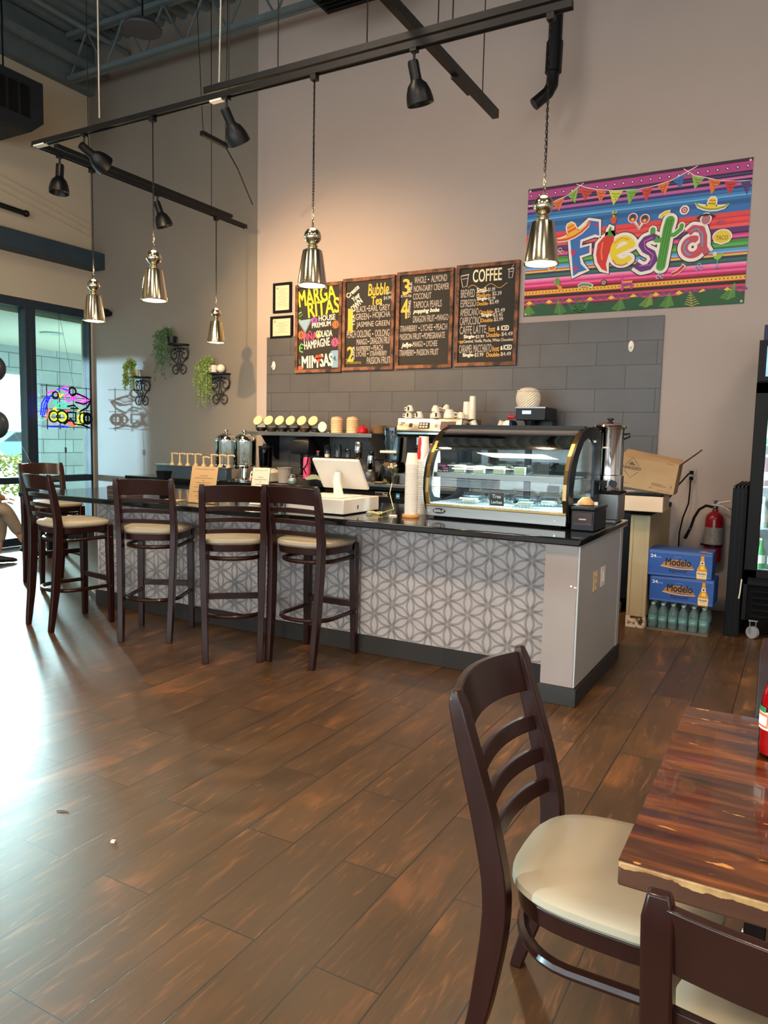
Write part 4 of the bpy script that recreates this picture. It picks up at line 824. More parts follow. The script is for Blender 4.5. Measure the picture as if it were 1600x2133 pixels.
# ---------------------------------------------------------------- plant brackets
def spiral(cx, cz, r, a0, turns, n=26, sg=1):
    return [(cx + r * (1 - .78 * k / n) * math.cos(R(a0) + sg * turns * 2 * PI * k / n), cz + r * (1 - .78 * k / n) * math.sin(R(a0) + sg * turns * 2 * PI * k / n)) for k in range(n + 1)]
def bracket(loc, w, h, label):
    t = thing('scroll_shelf', label, 'wall shelf', loc, 0, 'wrought iron scroll shelves'); 
    B().prism([(w / 2 * math.cos(R(a)), -.15 * math.sin(R(a)) - .002) for a in range(0, 181, 12)], 0, .018, 'z').build('shelf_board', 'iron', t, bevel=.003)
    s = B()
    for sg in (-1, 1):
        for (cx, cz, r, a0, tn, dr) in ((.075, -.105, .075, 100, 1.15, -1), (.058, -.27, .065, -100, 1.1, 1), (.035, -.055, .035, 0, 1.0, 1), (.03, -.20, .03, 30, .9, -1)):
            s.tube([(sg * a, -.02, b) for a, b in spiral(cx, cz, r, a0, tn, sg=dr)], .0055, 6)
        s.tube([(sg * .02, -.02, -.01), (sg * .002, -.02, -.06), (sg * .01, -.02, -.13), (sg * .02, -.02, -.19), (sg * .002, -.02, -.25), (sg * .02, -.02, -.31), (sg * .06, -.02, -.335)], .0055, 6)
        s.tube([(sg * .13, -.02, -.01), (sg * .15, -.02, -.08), (sg * .13, -.02, -.15), (sg * .07, -.02, -.185)], .0055, 6)
    s.build('scrollwork', 'iron', t); return t
def trailing(loc, label, mt, spread, drop, n, dens, ball=.12, ox=-.06):
    t = thing('trailing_plant', label, 'plant', loc, 0, 'artificial trailing plants on wall shelves')
    B().lathe([(.035, 0), (.05, .01), (.058, .09), (.052, .09), (.048, .02)], 20).build('pot', 'black_plastic' if mt == 'leaf' else 'ceramic', t)
    f = B(); stm = B()
    for k in range(n):
        a = random.uniform(0, 2 * PI); r = abs(random.gauss(0, .5)); ln = drop * random.uniform(.25, 1.0) * (1 - .4 * min(1, r)); x0 = ox * random.uniform(0, 1)
        ex = x0 + spread * math.cos(a) * (.5 + .5 * r) + ox * random.uniform(0, .8); ey = -.03 - .08 * abs(math.sin(a)); up = ball * random.uniform(.3, 1.0)
        path = [(0, 0, .08), (ex * .5, ey * .6, .09 + up), (ex, ey, .07 + up * .4), (ex * 1.05, ey, .02 - ln * .4), (ex * 1.08, ey, .02 - ln)]
        stm.tube(path, .0016, 4)
        P = [Vector(q) for q in path]; 
        for m_ in range(int(dens * .62)):
            u = random.uniform(.15, 1) * (len(P) - 1); i = min(int(u), len(P) - 2); q = P[i].lerp(P[i + 1], u - i); s = random.uniform(.011, .019)
            e = Euler((random.uniform(.2, 2.6), random.uniform(-1.2, 1.2), random.uniform(0, 6))).to_matrix(); q = q + Vector((random.uniform(-.014, .014), random.uniform(-.012, .004), random.uniform(-.01, .01)))
            pts = [q + e @ Vector(v) for v in ((0, 0, 0), (s, s * .55, .001), (s * 2, 0, 0), (s, -s * .55, .001))]; f.add(pts, [(0, 1, 2, 3)])
    stm.build('stems', mt, t); f.build('foliage', mt, t, smooth=False)
ps = ((-7.30, 2.07, 'black scroll shelf nearest the window on the taupe wall, lowest left', 'leaf_light', 'bushy yellow green trailing plant on the shelf nearest the window', .11, .26, 46, 30, .13, -.02), (-6.66, 2.445, 'black scroll shelf mounted highest, in the middle of the three', 'leaf', 'dark green trailing plant on the highest scroll shelf', .09, .50, 44, 34, .11, -.10), (-6.02, 2.085, 'black scroll shelf on the right, nearest the tiled wall', 'leaf_light', 'light green long hanging plant on the rightmost scroll shelf', .09, .52, 40, 32, .10, -.10))
for x, z, l1, mt, l2, sp, dr, n, dn, bl, ox in ps:
    bracket((x, YW, z), .30, .34, l1); trailing((x - .06, YW - .075, z + .018), l2, mt, sp, dr, n, dn, bl, ox)
t_ = thing('white_ball_ornament', 'small pale round ornament behind the foliage of the rightmost shelf', 'ornament', (-5.97, YW - .06, 2.155)); B().ball((0, 0, 0), .05, 16).build('ball', 'ceramic', t_)

# ---------------------------------------------------------------- neon sign in the window
ne = thing('neon_sign', 'multicoloured neon sign of looping tubes and wheels hanging in the window', 'neon sign', (XL + .10, 6.35, 1.68))
g_ = B()
for z in (.26, .13, -.02, -.12, -.24): g_.box(-.004, .004, -.36, .38, z - .004, z + .004)
for y in (-.28, -.1, .1, .3): g_.box(-.004, .004, y - .004, y + .004, -.27, .28)
g_.build('wire_frame', 'iron', ne)
def neon(name, pts, col, st=2.2, r=.009):
    m_ = mat('neon_' + col, col, .4, emit=col, es=st, vary=0); B().tube([(.012, a, b) for a, b in pts], r, 6).build(name, m_, ne, label=None)
rg = lambda cy, cz, r, n=20, sz=1: [(cy + r * math.cos(2 * PI * k / n), cz + sz * r * math.sin(2 * PI * k / n)) for k in range(n + 1)]
for q in ([(-.10, .23), (.0, .27), (.05, .23), (-.02, .2)], [(.08, .13), (.18, .17), (.28, .13), (.20, .10), (.08, .12)], rg(.02, .13, .045), [(.18, .06), (.26, .09), (.33, .12)], [(-.28, .17), (-.20, .20), (-.14, .17)]): neon('pink_tube', q, 'ff2ad0')
for q in ([(-.36, -.12), (-.33, .02), (-.28, .12)], [(-.33, -.1), (-.30, .02), (-.25, .12)], [(-.38, -.1), (-.36, .04), (-.30, .13)], [(-.28, .10), (-.22, .15), (-.18, .10)], [(-.14, .22), (-.08, .24), (.05, .21)], [(-.28, -.235), (-.1, -.225), (.0, -.24)]): neon('blue_tube', q, '1a18ff')
for q in (rg(-.20, -.11, .05), rg(-.08, -.11, .06, sz=.8), rg(.20, -.12, .045), [(.16, -.02), (.22, -.04), (.22, -.2), (.15, -.18)], [(-.2, -.02), (-.17, .0), (-.16, -.05)], [(-.12, .18), (-.1, .13), (-.06, .17)], [(.12, -.21), (.20, -.19), (.24, -.21)]): neon('yellow_tube', q, 'ffe600')
for q in ([(-.16, .02), (-.06, .08), (.0, .05), (-.06, .0), (-.14, .0)], [(-.2, .05), (-.15, .09)]): neon('green_tube', q, '12e07a')
for q in ([(-.02, -.17), (.06, -.22), (.10, -.22), (.0, -.16)], [(.0, -.16), (.08, -.2)], [(-.04, -.05), (.0, -.03), (.03, -.05)], [(-.3, -.14), (-.26, -.02)]): neon('red_tube', q, 'ff4a3a')
dk = B()
for q in (rg(.30, -.12, .068), rg(.30, -.12, .05), rg(.24, -.12, .07), [(.05, .16), (.14, .19), (.27, .15), (.36, .115), (.25, .06), (.12, .08)], [(.36, .11), (.30, .02), (.18, -.04)], rg(.08, .21, .05), rg(-.17, .15, .04), [(-.05, -.2), (.05, -.13), (.1, -.2), (.2, -.2), (.33, -.24)], [(.0, -.05), (.0, -.16), (.12, -.16), (.12, -.05), (.0, -.05)], [(.0, .02), (.1, .04), (.16, .0), (.04, .0)], rg(-.2, -.11, .065), rg(-.08, -.11, .075)): dk.tube([(.014, a, b) for a, b in q], .012, 6)
dk.build('blacked_out_tube', 'iron', ne)
for y in (-.09, .11): B().tube([(.0, y, .28), (-.11, .0, 1.19)], .002, 5).build('hanging_chain', 'iron', ne)
B().tube([(.0, -.02, -.27), (.0, -.03, -.5), (.0, -.03, -.84)], .003, 5).build('power_cord', 'iron', ne); B().box(-.01, .01, -.04, -.02, -.56, -.49).build('cord_switch', 'black_plastic', ne)

# ---------------------------------------------------------------- wall shelf above the back counter, with jars
sh = thing('steel_shelf', 'long stainless wall shelf holding jars and canisters above the back counter', 'shelf', (-4.56, YW, 1.43))
s_ = B(); s_.box(-.80, .80, -.35, -.02, -.004, .004); s_.box(-.80, .80, -.356, -.346, -.035, .004); s_.build('shelf_plate', 'brushed', sh, bevel=.002)
for x in (-.62, .055, .73): s_ = B(); s_.prism([(-.34, -.006), (-.02, -.006), (-.02, -.30), (-.05, -.30)], x, x + .03, 'x'); s_.build('support_bracket', 'brushed' if x > .5 else 'black_metal', sh)
JJ = ['leftmost', 'second from left', 'third from left', 'fourth from left', 'fifth from left', 'sixth from left']
for k in range(6):
    t_ = thing('glass_jar', JJ[k] + ' of six glass jars with tilted pale lids on the steel shelf', 'jar', (-5.24 + k * .146, 6.62, 1.436), 0, 'tilted glass jars on the steel shelf')
    B().lathe([(.02, 0), (.045, .003), (.062, .03), (.066, .055), (.058, .09), (.045, .105)], 24, cap=False).build('glass_bowl', 'clear_glass', t_)
    B().lathe([(.001, .004), (.042, .006), (.056, .03), (.05, .045), (.001, .05)], 20).build('contents', mat('jar_fill%d' % (k % 3), ('1f1712', '5a3a1c', '2a2a2a')[k % 3], .5, vary=.4, vs=60), t_)
    l_ = B(); l_.lathe([(.001, 0), (.054, 0), (.056, .006), (.056, .016), (.050, .02), (.040, .018), (.001, .018)], 28); l_.tf(Matrix.Translation((0, -.05, .115)) @ Euler((R(62), R(8), 0)).to_matrix().to_4x4()); l_.build('lid', 'cream', t_)
t_ = thing('glass_jar', 'glass jar lying with its pale blue lid facing out on the steel shelf', 'jar', (-4.372, 6.60, 1.436)); l_ = B(); l_.lathe([(.001, 0), (.052, 0), (.054, .015), (.001, .018)], 24); l_.tf(Matrix.Translation((0, -.06, .058)) @ Euler((R(85), 0, 0)).to_matrix().to_4x4()); l_.build('lid', mat('pale_blue', 'a8c4c6', .4), t_)
l_ = B(); l_.lathe([(.05, 0), (.058, .02), (.058, .11), (.02, .13)], 20); l_.tf(Matrix.Translation((0, -.058, .058)) @ Euler((R(-95), 0, 0)).to_matrix().to_4x4()); l_.build('glass_body', 'clear_glass', t_)
for x, lb_ in ((-4.25, 'beige ribbed canister on the steel shelf, left of the pair'), (-4.06, 'beige ribbed canister on the steel shelf, right of the pair')):
    t_ = thing('canister', lb_, 'canister', (x, 6.62, 1.436), 0, 'beige canisters'); pr = [(.001, 0), (.062, 0), (.064, .006)]
    for k in range(8): pr += [(.065, .012 + k * .017), (.062, .020 + k * .017)]
    pr += [(.058, .152), (.001, .152)]; B().lathe(pr, 28).build('body', mat('canister', 'd3b08a', .5), t_); B().lathe([(.001, .152), (.054, .153), (.054, .162), (.01, .168), (.001, .172)], 24).build('lid', 'canister', t_)
for x, n, lb_, c in ((-3.975, 5, 'short stack of pale saucers behind the red pot on the steel shelf', 'ceramic'), (-3.80, 9, 'tall stack of small plates at the right end of the steel shelf', 'cream')):
    t_ = thing('plate_stack', lb_, 'plates', (x, 6.72, 1.436))
    for k in range(n): B().lathe([(.001, k * .0095), (.045, k * .0095), (.078, k * .0095 + .007), (.08, k * .0095 + .009), (.045, k * .0095 + .003), (.001, k * .0095 + .003)], 24).build('plate', c, t_)
t_ = thing('red_pot', 'small glossy red lidded pot near the right end of the steel shelf', 'pot', (-3.90, 6.555, 1.436)); B().lathe([(.001, 0), (.045, 0), (.056, .01), (.058, .045), (.05, .048)], 24).build('pot_body', 'red', t_); B().lathe([(.058, .046), (.04, .062), (.012, .07), (.014, .085), (.001, .09)], 24).build('lid', 'red', t_)
for sg in (-1, 1): B().tube([(sg * .05, 0, .035), (sg * .075, 0, .037), (sg * .075, .01, .037), (sg * .05, .02, .035)], .006, 6).build('handle', 'red', t_)
# ---------------------------------------------------------------- on the bar counter
ZT = .9055
ps_ = thing('cash_register', 'white point of sale terminal with tilted screen on a white cash drawer', 'cash register', (-2.72, 4.20, ZT))
B().box(-.225, .225, -.225, .225, .006, .098).build('cash_drawer', 'white_plastic', ps_, bevel=.004)
B().box(-.215, .215, -.21, .21, 0, .006).build('rubber_base', 'matte_black', ps_); B().box(.226, .2275, -.06, -.045, .03, .055).build('drawer_lock', 'steel', ps_)
B().box(-.11, .16, -.16, .13, .098, .108).build('stand_base', 'white_plastic', ps_, bevel=.006)
B().tube([(.03, .02, .105), (.03, .015, .14), (.01, .03, .19), (.0, .06, .245)], [.036, .030, .028, .028], 20).build('stand_arm', 'white_plastic', ps_)
d_ = B(); d_.box(-.185, .185, -.012, .010, -.125, .125); d_.tf(Matrix.Translation((.005, .085, .245)) @ Euler((R(36), 0, R(0))).to_matrix().to_4x4()); sc_ = d_.build('display', 'white_plastic', ps_, bevel=.012)
d_ = B(); d_.box(-.17, .17, .0105, .012, -.11, .11); d_.tf(Matrix.Translation((.005, .085, .245)) @ Euler((R(36), 0, R(0))).to_matrix().to_4x4()); d_.build('screen_glass', 'black_plastic', sc_)
t_ = thing('power_adapter_cable', 'small coil of pale yellow cable lying on the bar beside the cash drawer', 'cable', (-2.38, 4.17, ZT))
c_ = B(); c_.tube([(.05 * math.cos(k * .7) * (1 + .15 * math.sin(k * 1.9)), .04 * math.sin(k * .7), .004 + .014 * abs(math.sin(k * 1.1))) for k in range(26)], .0028, 6); c_.tube([(.04, 0, .01), (.02, .22, .02), (-.04, .27, .12), (-.03, .28, .19)], .0028, 6); c_.build('cable', mat('cable_yellow', 'cfc68a', .5), t_)
tag(B().cb((-2.24, 4.16, ZT + .004), (.05, .02, .008), R(15)).build('label_clip', 'paper_white'), 'tiny white tag lying on the bar beside the cup stacks', 'tag')
def cup_stack(loc, label, r, h0, n, step, mt, top=None, rim='f0e6d6', rest=None):
    t = thing('cup_stack', label, 'cups', loc, 0, 'stacks of paper cups on the bar')
    for k in range(n):
        z = h0 + k * step; last = k == n - 1
        B().lathe([(r, z), (r + .0016, z + .0015), (r + .0016, z + .003), (r - .0008, z + .0042), (r - .001 - (.010 if last else .0012), z + (top or .10) if last else z + step + .001)] + ([(.001, z + (top or .10))] if last else []), 28, cap=False).build('paper_cup', mt, t)
    return t
cs = cup_stack((-2.125, 4.18, ZT), 'white stack of small paper cups on a round wooden base', .041, .02, 36, .0088, 'ceramic', .075)
B().lathe([(.001, 0), (.053, 0), (.054, .004), (.054, .016), (.051, .02), (.001, .02)], 28).build('wooden_base', 'wood_light', cs)
def coke(t, zb, hgt, r0, r1):
    b = B(); prof = [(0, .30), (.06, .36), (.16, .40), (.30, .44), (.42, .36), (.55, .33), (.68, .40), (.8, .42), (.92, .38), (1, .34)]; n = 8
    b.col = hx('c4141a'); rings = []
    for f, wd in prof:
        z = zb + hgt * (.97 - f * .9); rr = r0 + (r1 - r0) * (.97 - f * .9) + .0006
        if f > .42: wd *= 1
        rings.append([(rr * math.cos(R(-112) + (-wd + 2 * wd * k / n)), rr * math.sin(R(-112) + (-wd + 2 * wd * k / n)), z) for k in range(n + 1)])
    b.loft(rings, cap=False, closed=False); b.build('red_bottle_print', 'print', t)
    b = B(); vs, fs = glyphs('Coca-Cola'); b.col = hx('7a0c10'); x0 = min(v[0] for v in vs); x1 = max(v[0] for v in vs); zz = zb + hgt * .47; rr = r0 + (r1 - r0) * .5 + .0012
    b.add([(rr * math.cos(R(-112) + ((v[0] - x0) / (x1 - x0) - .5) * .75), rr * math.sin(R(-112) + ((v[0] - x0) / (x1 - x0) - .5) * .75), zz + v[1] * .014 + ((v[0] - x0) / (x1 - x0)) * .006) for v in vs], fs); b.build('cup_lettering', 'print', t)
c1 = cup_stack((-2.155, 4.40, ZT), 'tall stack of paper cups with a red bottle print, middle of the three stacks', .043, 0, 30, .0118, 'ceramic', .165); coke(c1, 29 * .0118 + .004, .16, .043, .033)
c2 = cup_stack((-2.10, 4.42, ZT), 'second stack of printed paper cups, behind the glass edge of the pastry case', .043, 0, 26, .0118, 'ceramic', .165); coke(c2, 25 * .0118 + .004, .16, .043, .033)
c2.location = (-2.13, 4.52, ZT)
# pastry case
pc = thing('pastry_case', 'curved glass countertop pastry case with brass edges and lit shelves', 'display case', (-1.60, 4.225, ZT), R(-3.5)); hw = .455
prof = [(0, .085), (-.02, .16), (-.018, .25), (0, .33), (.04, .41), (.10, .48), (.18, .54), (.26, .572), (.32, .578)]
def side(x0, x1, m_, name, w_=.03):
    s = B(); inn = [(y + w_ * .9, z - w_ * .25) for y, z in prof[:-1]] + [(prof[-1][0], prof[-1][1] - w_)]
    for k in range(len(prof) - 1): s.loft([[(x0, *prof[k]), (x1, *prof[k]), (x1, *inn[k]), (x0, *inn[k])], [(x0, *prof[k + 1]), (x1, *prof[k + 1]), (x1, *inn[k + 1]), (x0, *inn[k + 1])]], cap=True)
    return s.build(name, m_, pc)
mat('brass', '94794a', .24, 1.0, vary=.08)
side(-hw, -hw + .022, 'brass', 'edge_trim', .022); side(hw - .022, hw, 'brass', 'edge_trim', .022)
for x0 in (-hw - .014, hw):
    s = B(); oy = [(y - .003, z + .002) for y, z in prof] + [(.54, .578), (.55, .56), (.55, .03), (-.005, .03)]
    iy = [(.07, .13), (.06, .22), (.09, .33), (.14, .42), (.21, .49), (.29, .52), (.38, .51), (.43, .44), (.44, .30), (.44, .13), (.25, .10)]
    n = len(oy)
    # side panel as a ring around an oval window
    import itertools
    m2 = 28; cyy, czz = .25, .31
    def hit(poly, a):
        dx, dz = math.cos(a), math.sin(a); best = 9
        for i in range(len(poly)):
            (x1_, z1_), (x2_, z2_) = poly[i], poly[(i + 1) % len(poly)]; ex, ez = x2_ - x1_, z2_ - z1_; den = dx * ez - dz * ex
            if abs(den) < 1e-9: continue
            tt = ((x1_ - cyy) * ez - (z1_ - czz) * ex) / den; u = ((x1_ - cyy) * dz - (z1_ - czz) * dx) / den
            if tt > 0 and -1e-6 <= u <= 1 + 1e-6: best = min(best, tt)
        return (cyy + dx * best, czz + dz * best)
    O_ = [hit(oy, 2 * PI * k / m2) for k in range(m2)]; I_ = [hit(iy, 2 * PI * k / m2) for k in range(m2)]
    rings = [[(x0, a, b) for a, b in O_], [(x0 + .014, a, b) for a, b in O_], [(x0 + .014, a, b) for a, b in I_], [(x0, a, b) for a, b in I_], [(x0, a, b) for a, b in O_]]
    s.loft(rings, cap=False); s.build('side_panel', 'black_plastic', pc)
    B().add([(x0 + .007, a, b) for a, b in I_], [tuple(range(m2))]).build('side_window', 'clear_glass', pc)
g_ = B(); g_.loft([[(x, y + .004, z) for y, z in prof] for x in (-hw + .02, hw - .02)], cap=False, closed=False); g_.build('curved_glass', 'clear_glass', pc)
B().box(-hw, hw, .27, .54, .565, .582).build('top_panel', 'black_plastic', pc, bevel=.003); b_ = B(); b_.box(-hw, hw, .255, .275, .562, .586); b_.build('top_trim', 'black_plastic', pc)
bs_ = B(); bs_.box(-hw, hw, -.002, .55, .012, .075); bs_.build('base', 'brushed', pc, bevel=.003)
B().box(-hw, hw, -.008, .01, .074, .088).build('front_trim', 'brass', pc, bevel=.002); B().box(-hw + .04, hw - .04, .03, .5, .0, .012).build('foot_rail', 'matte_black', pc)
b_ = B(); b_.disc((-.36, .046), .045, -.0035, '101010', rz=.018); text(b_, 'KOOL-IT', -.395, .0385, .07, .015, -.0045, 'dcdcdc', bold=.0008); b_.build('badge', 'print', pc)
for x in (-.43, .39): b_ = B(); b_.cyl((x, -.001, .045), (x, -.006, .045), .005); b_.build('screw', 'chrome', pc)
B().box(-hw + .015, hw - .015, .01, .52, .088, .094).build('deck_floor', mat('deck_white', 'c8d4d6', .25), pc)
sf = B(); sf.box(-hw + .02, hw - .02, .05, .07, .255, .285); sf.box(-hw + .02, hw - .02, .07, .42, .272, .277); sf.build('middle_shelf', 'brushed', pc)
wr = B()
for k in range(44): x = -hw + .03 + k * .02; wr.box(x, x + .003, .06, .42, .278, .281); wr.box(x, x + .003, .03, .44, .096, .099)
for z in (.279, .097):
    for y in (.06, .2, .34): wr.box(-hw + .02, hw - .02, y, y + .004, z, z + .003)
wr.build('wire_rack', 'chrome', pc)
fr_ = B()
for a in ((-hw, -hw + .03), (-.02, .02), (hw - .03, hw)): fr_.box(a[0], a[1], .52, .545, .08, .565)
fr_.box(-hw, hw, .52, .545, .53, .565); fr_.box(-hw, hw, .52, .545, .08, .11); fr_.build('rear_door_frame', 'matte_black', pc)
B().box(-hw + .03, hw - .03, .53, .533, .11, .53).build('rear_glass', 'clear_glass', pc)
B().box(-hw + .04, hw - .04, .27, .28, .556, .564).build('led_strip', mat('led', 'ffffff', .4, emit='c8ecff', es=26.0, vary=0), pc)
B().box(-hw + .04, hw - .04, .075, .095, .262, .2705).build('led_strip', 'led', pc)
for nm_, y_, z_, pw in (('case_light', .20, .54, 22), ('case_light', .22, .262, 13)):
    l_ = bpy.data.lights.new(nm_, 'AREA'); l_.shape = 'RECTANGLE'; l_.size = .8; l_.size_y = .010; l_.energy = pw; l_.color = (.62, .88, 1.0)
    lo = bpy.data.objects.new(nm_, l_); C.objects.link(lo); lo.parent = pc; lo.location = (0, y_, z_)
B().cyl((hw + .015, .40, .50), (hw + .03, .40, .50), .012).build('side_knob', 'chrome', pc)
Mx = Matrix.Translation(pc.location) @ Euler((0, 0, R(-3.5))).to_matrix().to_4x4()
def inpc(x, y, z): return Mx @ Vector((x, y, z))
def clam(x, y, z, label, cat_sl, grp, rz, idx):
    t = thing('cake_container', label, 'container', inpc(x, y, z), rz, grp); w_, d_, h_ = .062, .055, .038
    b = B(); b.loft([[(-w_ * .85, -d_ * .85, 0), (w_ * .85, -d_ * .85, 0), (w_ * .85, d_ * .85, 0), (-w_ * .85, d_ * .85, 0)], [(-w_, -d_, h_ * .6), (w_, -d_, h_ * .6), (w_, d_, h_ * .6), (-w_, d_, h_ * .6)]], cap=False); b.build('tray', 'clear_plastic', t)
    b = B(); b.loft([[(-w_ * 1.05, -d_ * 1.05, h_ * .6), (w_ * 1.05, -d_ * 1.05, h_ * .6), (w_ * 1.05, d_ * 1.05, h_ * .6), (-w_ * 1.05, d_ * 1.05, h_ * .6)], [(-w_, -d_, h_ * .68), (w_, -d_, h_ * .68), (w_, d_, h_ * .68), (-w_, d_, h_ * .68)], [(-w_ * .78, -d_ * .78, h_ * (1.7 if cat_sl else 1.35)), (w_ * .78, -d_ * .78, h_ * (1.7 if cat_sl else 1.35)), (w_ * .78, d_ * .78, h_ * (1.7 if cat_sl else 1.35)), (-w_ * .78, d_ * .78, h_ * (1.7 if cat_sl else 1.35))]]); b.build('lid', 'clear_plastic', t)
    if cat_sl: b = B(); b.prism([(-.035, -.03), (.03, -.03), (.025, .03), (-.03, .035)], .004, .050, 'z'); b.build('cake_slice', 'cake', t)
    else: b = B(); b.box(-.04, .04, -.035, .035, .004, .026); b.build('cake_slice', 'cake', t)
o5 = ['leftmost', 'second', 'third', 'fourth', 'fifth']
for k in range(4): clam(-.30 + k * .135, .16, .282, 'clear clamshell with cheesecake slice on the upper case shelf, %s from left' % ('first', 'second', 'third', 'fourth')[k], True, 'cheesecake slices on the upper shelf', R(4), k)
for k in range(4): clam(-.27 + k * .17, .30, .10, 'clear cake box in the back row of the lower case deck, %s from left' % ('first', 'second', 'third', 'fourth')[k], False, 'cake boxes on the lower deck', R(0), k)
for k, x in enumerate((-.20, .16)): clam(x, .12, .10, 'clear cake box standing in front, %s of the small black sign' % ('left', 'right')[k], False, 'cake boxes on the lower deck', R(3), k)
def sign(x, y, z, w_, h_, label, rows):
    t = thing('price_sign', label, 'sign', inpc(x, y, z), R(-3), 'small black signs in the case'); B().box(-w_ / 2, w_ / 2, 0, .004, 0, h_).build('card', 'chalk_black', t)
    p = B()
    for s_, a, b_, c, d, col in rows: text(p, s_, a, b_, c, d, -.0006, col, bold=.0006)
    p.build('sign_lettering', 'print', t)
sign(-.385, .085, .283, .085, .058, 'small black sign reading cheese cake on the upper case shelf', [('Cheese', -.035, .038, .05, .012, 'c86ab0'), ('Cake', -.005, .022, .038, .011, 'c86ab0'), ('Slice', -.036, .006, .026, .009, 'cfc4c8'), ('$4.99', .0, .006, .034, .009, 'cfc4c8')])
sign(.005, .045, .100, .092, .078, 'small black sign reading tres leches at the front of the lower deck', [('Tres', -.03, .044, .055, .022, 'b8c4c4'), ('Leches', -.036, .012, .07, .018, 'b8c4c4')])
# napkin dispenser, urn and its stand
nd = thing('napkin_dispenser', 'dark translucent napkin dispenser on the right end of the bar', 'napkin dispenser', (-1.044, 4.30, ZT))
B().box(-.066, .066, -.14, .14, 0, .115).build('housing', 'black_plastic', nd, bevel=.006); B().box(-.052, .052, -.147, -.141, .035, .10).build('front_window', mat('smoked', '3a2a24', .12), nd); B().box(-.07, .07, -.145, .145, .115, .135).build('lid', 'black_plastic', nd, bevel=.006)
b_ = B(); text(b_, 'COMFORT', -.02, .062, .04, .007, -.1478, 'd8d8dc', bold=.0006); b_.build('maker_mark', 'print', nd)
t_ = thing('paper_napkin', 'crumpled brown paper napkin lying on the napkin dispenser', 'napkin', (-1.06, 4.28, ZT + .136)); b_ = B(); b_.lathe([(.001, 0), (.05, .004), (.045, .02), (.02, .045), (.001, .04)], 9); b_.build('napkin_folds', mat('kraft', 'c89a62', .8), t_)
b_ = B(); b_.flat([(-.07, .002), (-.03, .012), (.0, .004), (-.04, -.001)], -.03, 'e8f2f4'); b_.build('tissue_tip', 'print', t_)
tag(B().cb((-1.01, 4.30, ZT + .146), (.022, .02, .018), .4).build('sugar_cube', 'ceramic'), 'small white lump beside the napkin on the dispenser lid', 'sugar cube')
us = thing('warmer_stand', 'black and grey stand carrying the tall steel coffee urn', 'stand', (-1.085, 4.87, ZT))
B().box(-.105, .105, -.10, .10, .008, .175).build('stand_body', mat('stand_grey', '77797a', .35, .6), us, bevel=.01); B().box(-.11, .11, -.108, .108, .175, .185).build('stand_top', 'matte_black', us, bevel=.003); B().box(-.09, .09, -.09, .09, 0, .008).build('foot_pad', 'rubber', us)
ur = thing('coffee_urn', 'tall polished steel coffee urn with black lid knob at the counter end', 'coffee urn', (-1.08, 4.885, ZT + .186))
B().lathe([(.001, .0), (.098, .0), (.100, .01), (.100, .10), (.092, .105), (.092, .385), (.096, .395), (.098, .40)], 40).build('body', 'chrome', ur)
B().lathe([(.108, .398), (.110, .405), (.104, .415), (.06, .430), (.02, .436), (.001, .437)], 40).build('lid', 'chrome', ur); B().lathe([(.012, .434), (.012, .445), (.022, .45), (.022, .458), (.001, .462)], 20).build('lid_knob', 'black_plastic', ur)
g_ = B(); g_.box(-.075, -.055, -.105, -.088, .09, .37); g_.build('sight_gauge', 'black_plastic', ur); t2 = B(); t2.box(-.02, .02, -.125, -.088, .035, .07); t2.cyl((0, -.12, .05), (0, -.12, .01), .01); t2.build('spigot', 'black_plastic', ur); t2 = B(); t2.cyl((.06, -.10, .05), (.06, -.115, .05), .022, n=18); t2.build('dial', 'black_plastic', ur)
for sg in (-1, 1): B().tube([(sg * .09, 0, .36), (sg * .125, 0, .365), (sg * .125, 0, .345), (sg * .09, 0, .33)], .006, 6).build('side_handle', 'black_plastic', ur)
b_ = B(); b_.flat([(-.018, .27), (.018, .27), (.018, .28), (-.018, .28)], -.0935, 'e8e4dc'); b_.build('capacity_label', 'print', ur)
# menus, caddy, bits on the left part of the bar
def menu(loc, rz, w_, h_, label, col, lean):
    t = thing('menu_card', label, 'menu', loc, rz, 'menus standing in clear holders'); m_ = Euler((lean, 0, 0)).to_matrix().to_4x4()
    b = B(); b.box(-w_ / 2 - .004, w_ / 2 + .004, -.002, .003, 0, h_); b.tf(m_); b.build('acrylic_holder', 'clear_plastic', t); B().box(-w_ / 2, w_ / 2, -.02, .06, 0, .003).build('holder_base', 'clear_plastic', t)
    b = B(); b.flat([(-w_ / 2, .006), (w_ / 2, .006), (w_ / 2, h_), (-w_ / 2, h_)], -.0028, col)
    text(b, 'LUNCHEON SPECIALTY MENU' if w_ > .2 else 'Specialty Tea', -w_ * .38, h_ * .91, w_ * .76, h_ * .03, -.0034, '4a3c2c')
    for k, l in enumerate((.3, .7, .1, .55, .4, .65, .3, .7, .25, .5, .35)):
        z = h_ * (.74 - k * .062); b.flat([(-w_ * l / 2, z), (w_ * l / 2, z), (w_ * l / 2, z + .0028), (-w_ * l / 2, z + .0028)], -.0034, '5a4a38')
    b.tf(m_); b.build('printed_page', 'print', t)
menu((-3.72, 4.02, ZT), R(6), .225, .265, 'tan luncheon menu standing upright on the bar between two stools', 'cfa26a', R(-12))
menu((-3.32, 4.16, ZT), R(14), .13, .27, 'narrow cream tea menu standing on the bar right of the tan menu', 'ddd0b4', R(-14))
t_ = thing('bar_caddy', 'black cup of napkins standing on the bar behind the second stool', 'caddy', (-4.31, 4.25, ZT)); B().lathe([(.001, 0), (.035, 0), (.038, .02), (.05, .15), (.062, .20), (.058, .20), (.045, .15)], 8).build('cup', 'matte_black', t_)
mb_ = thing('menu_stack', 'stack of dark bound menus on the left end of the bar', 'menus', (-4.37, 3.92, ZT))
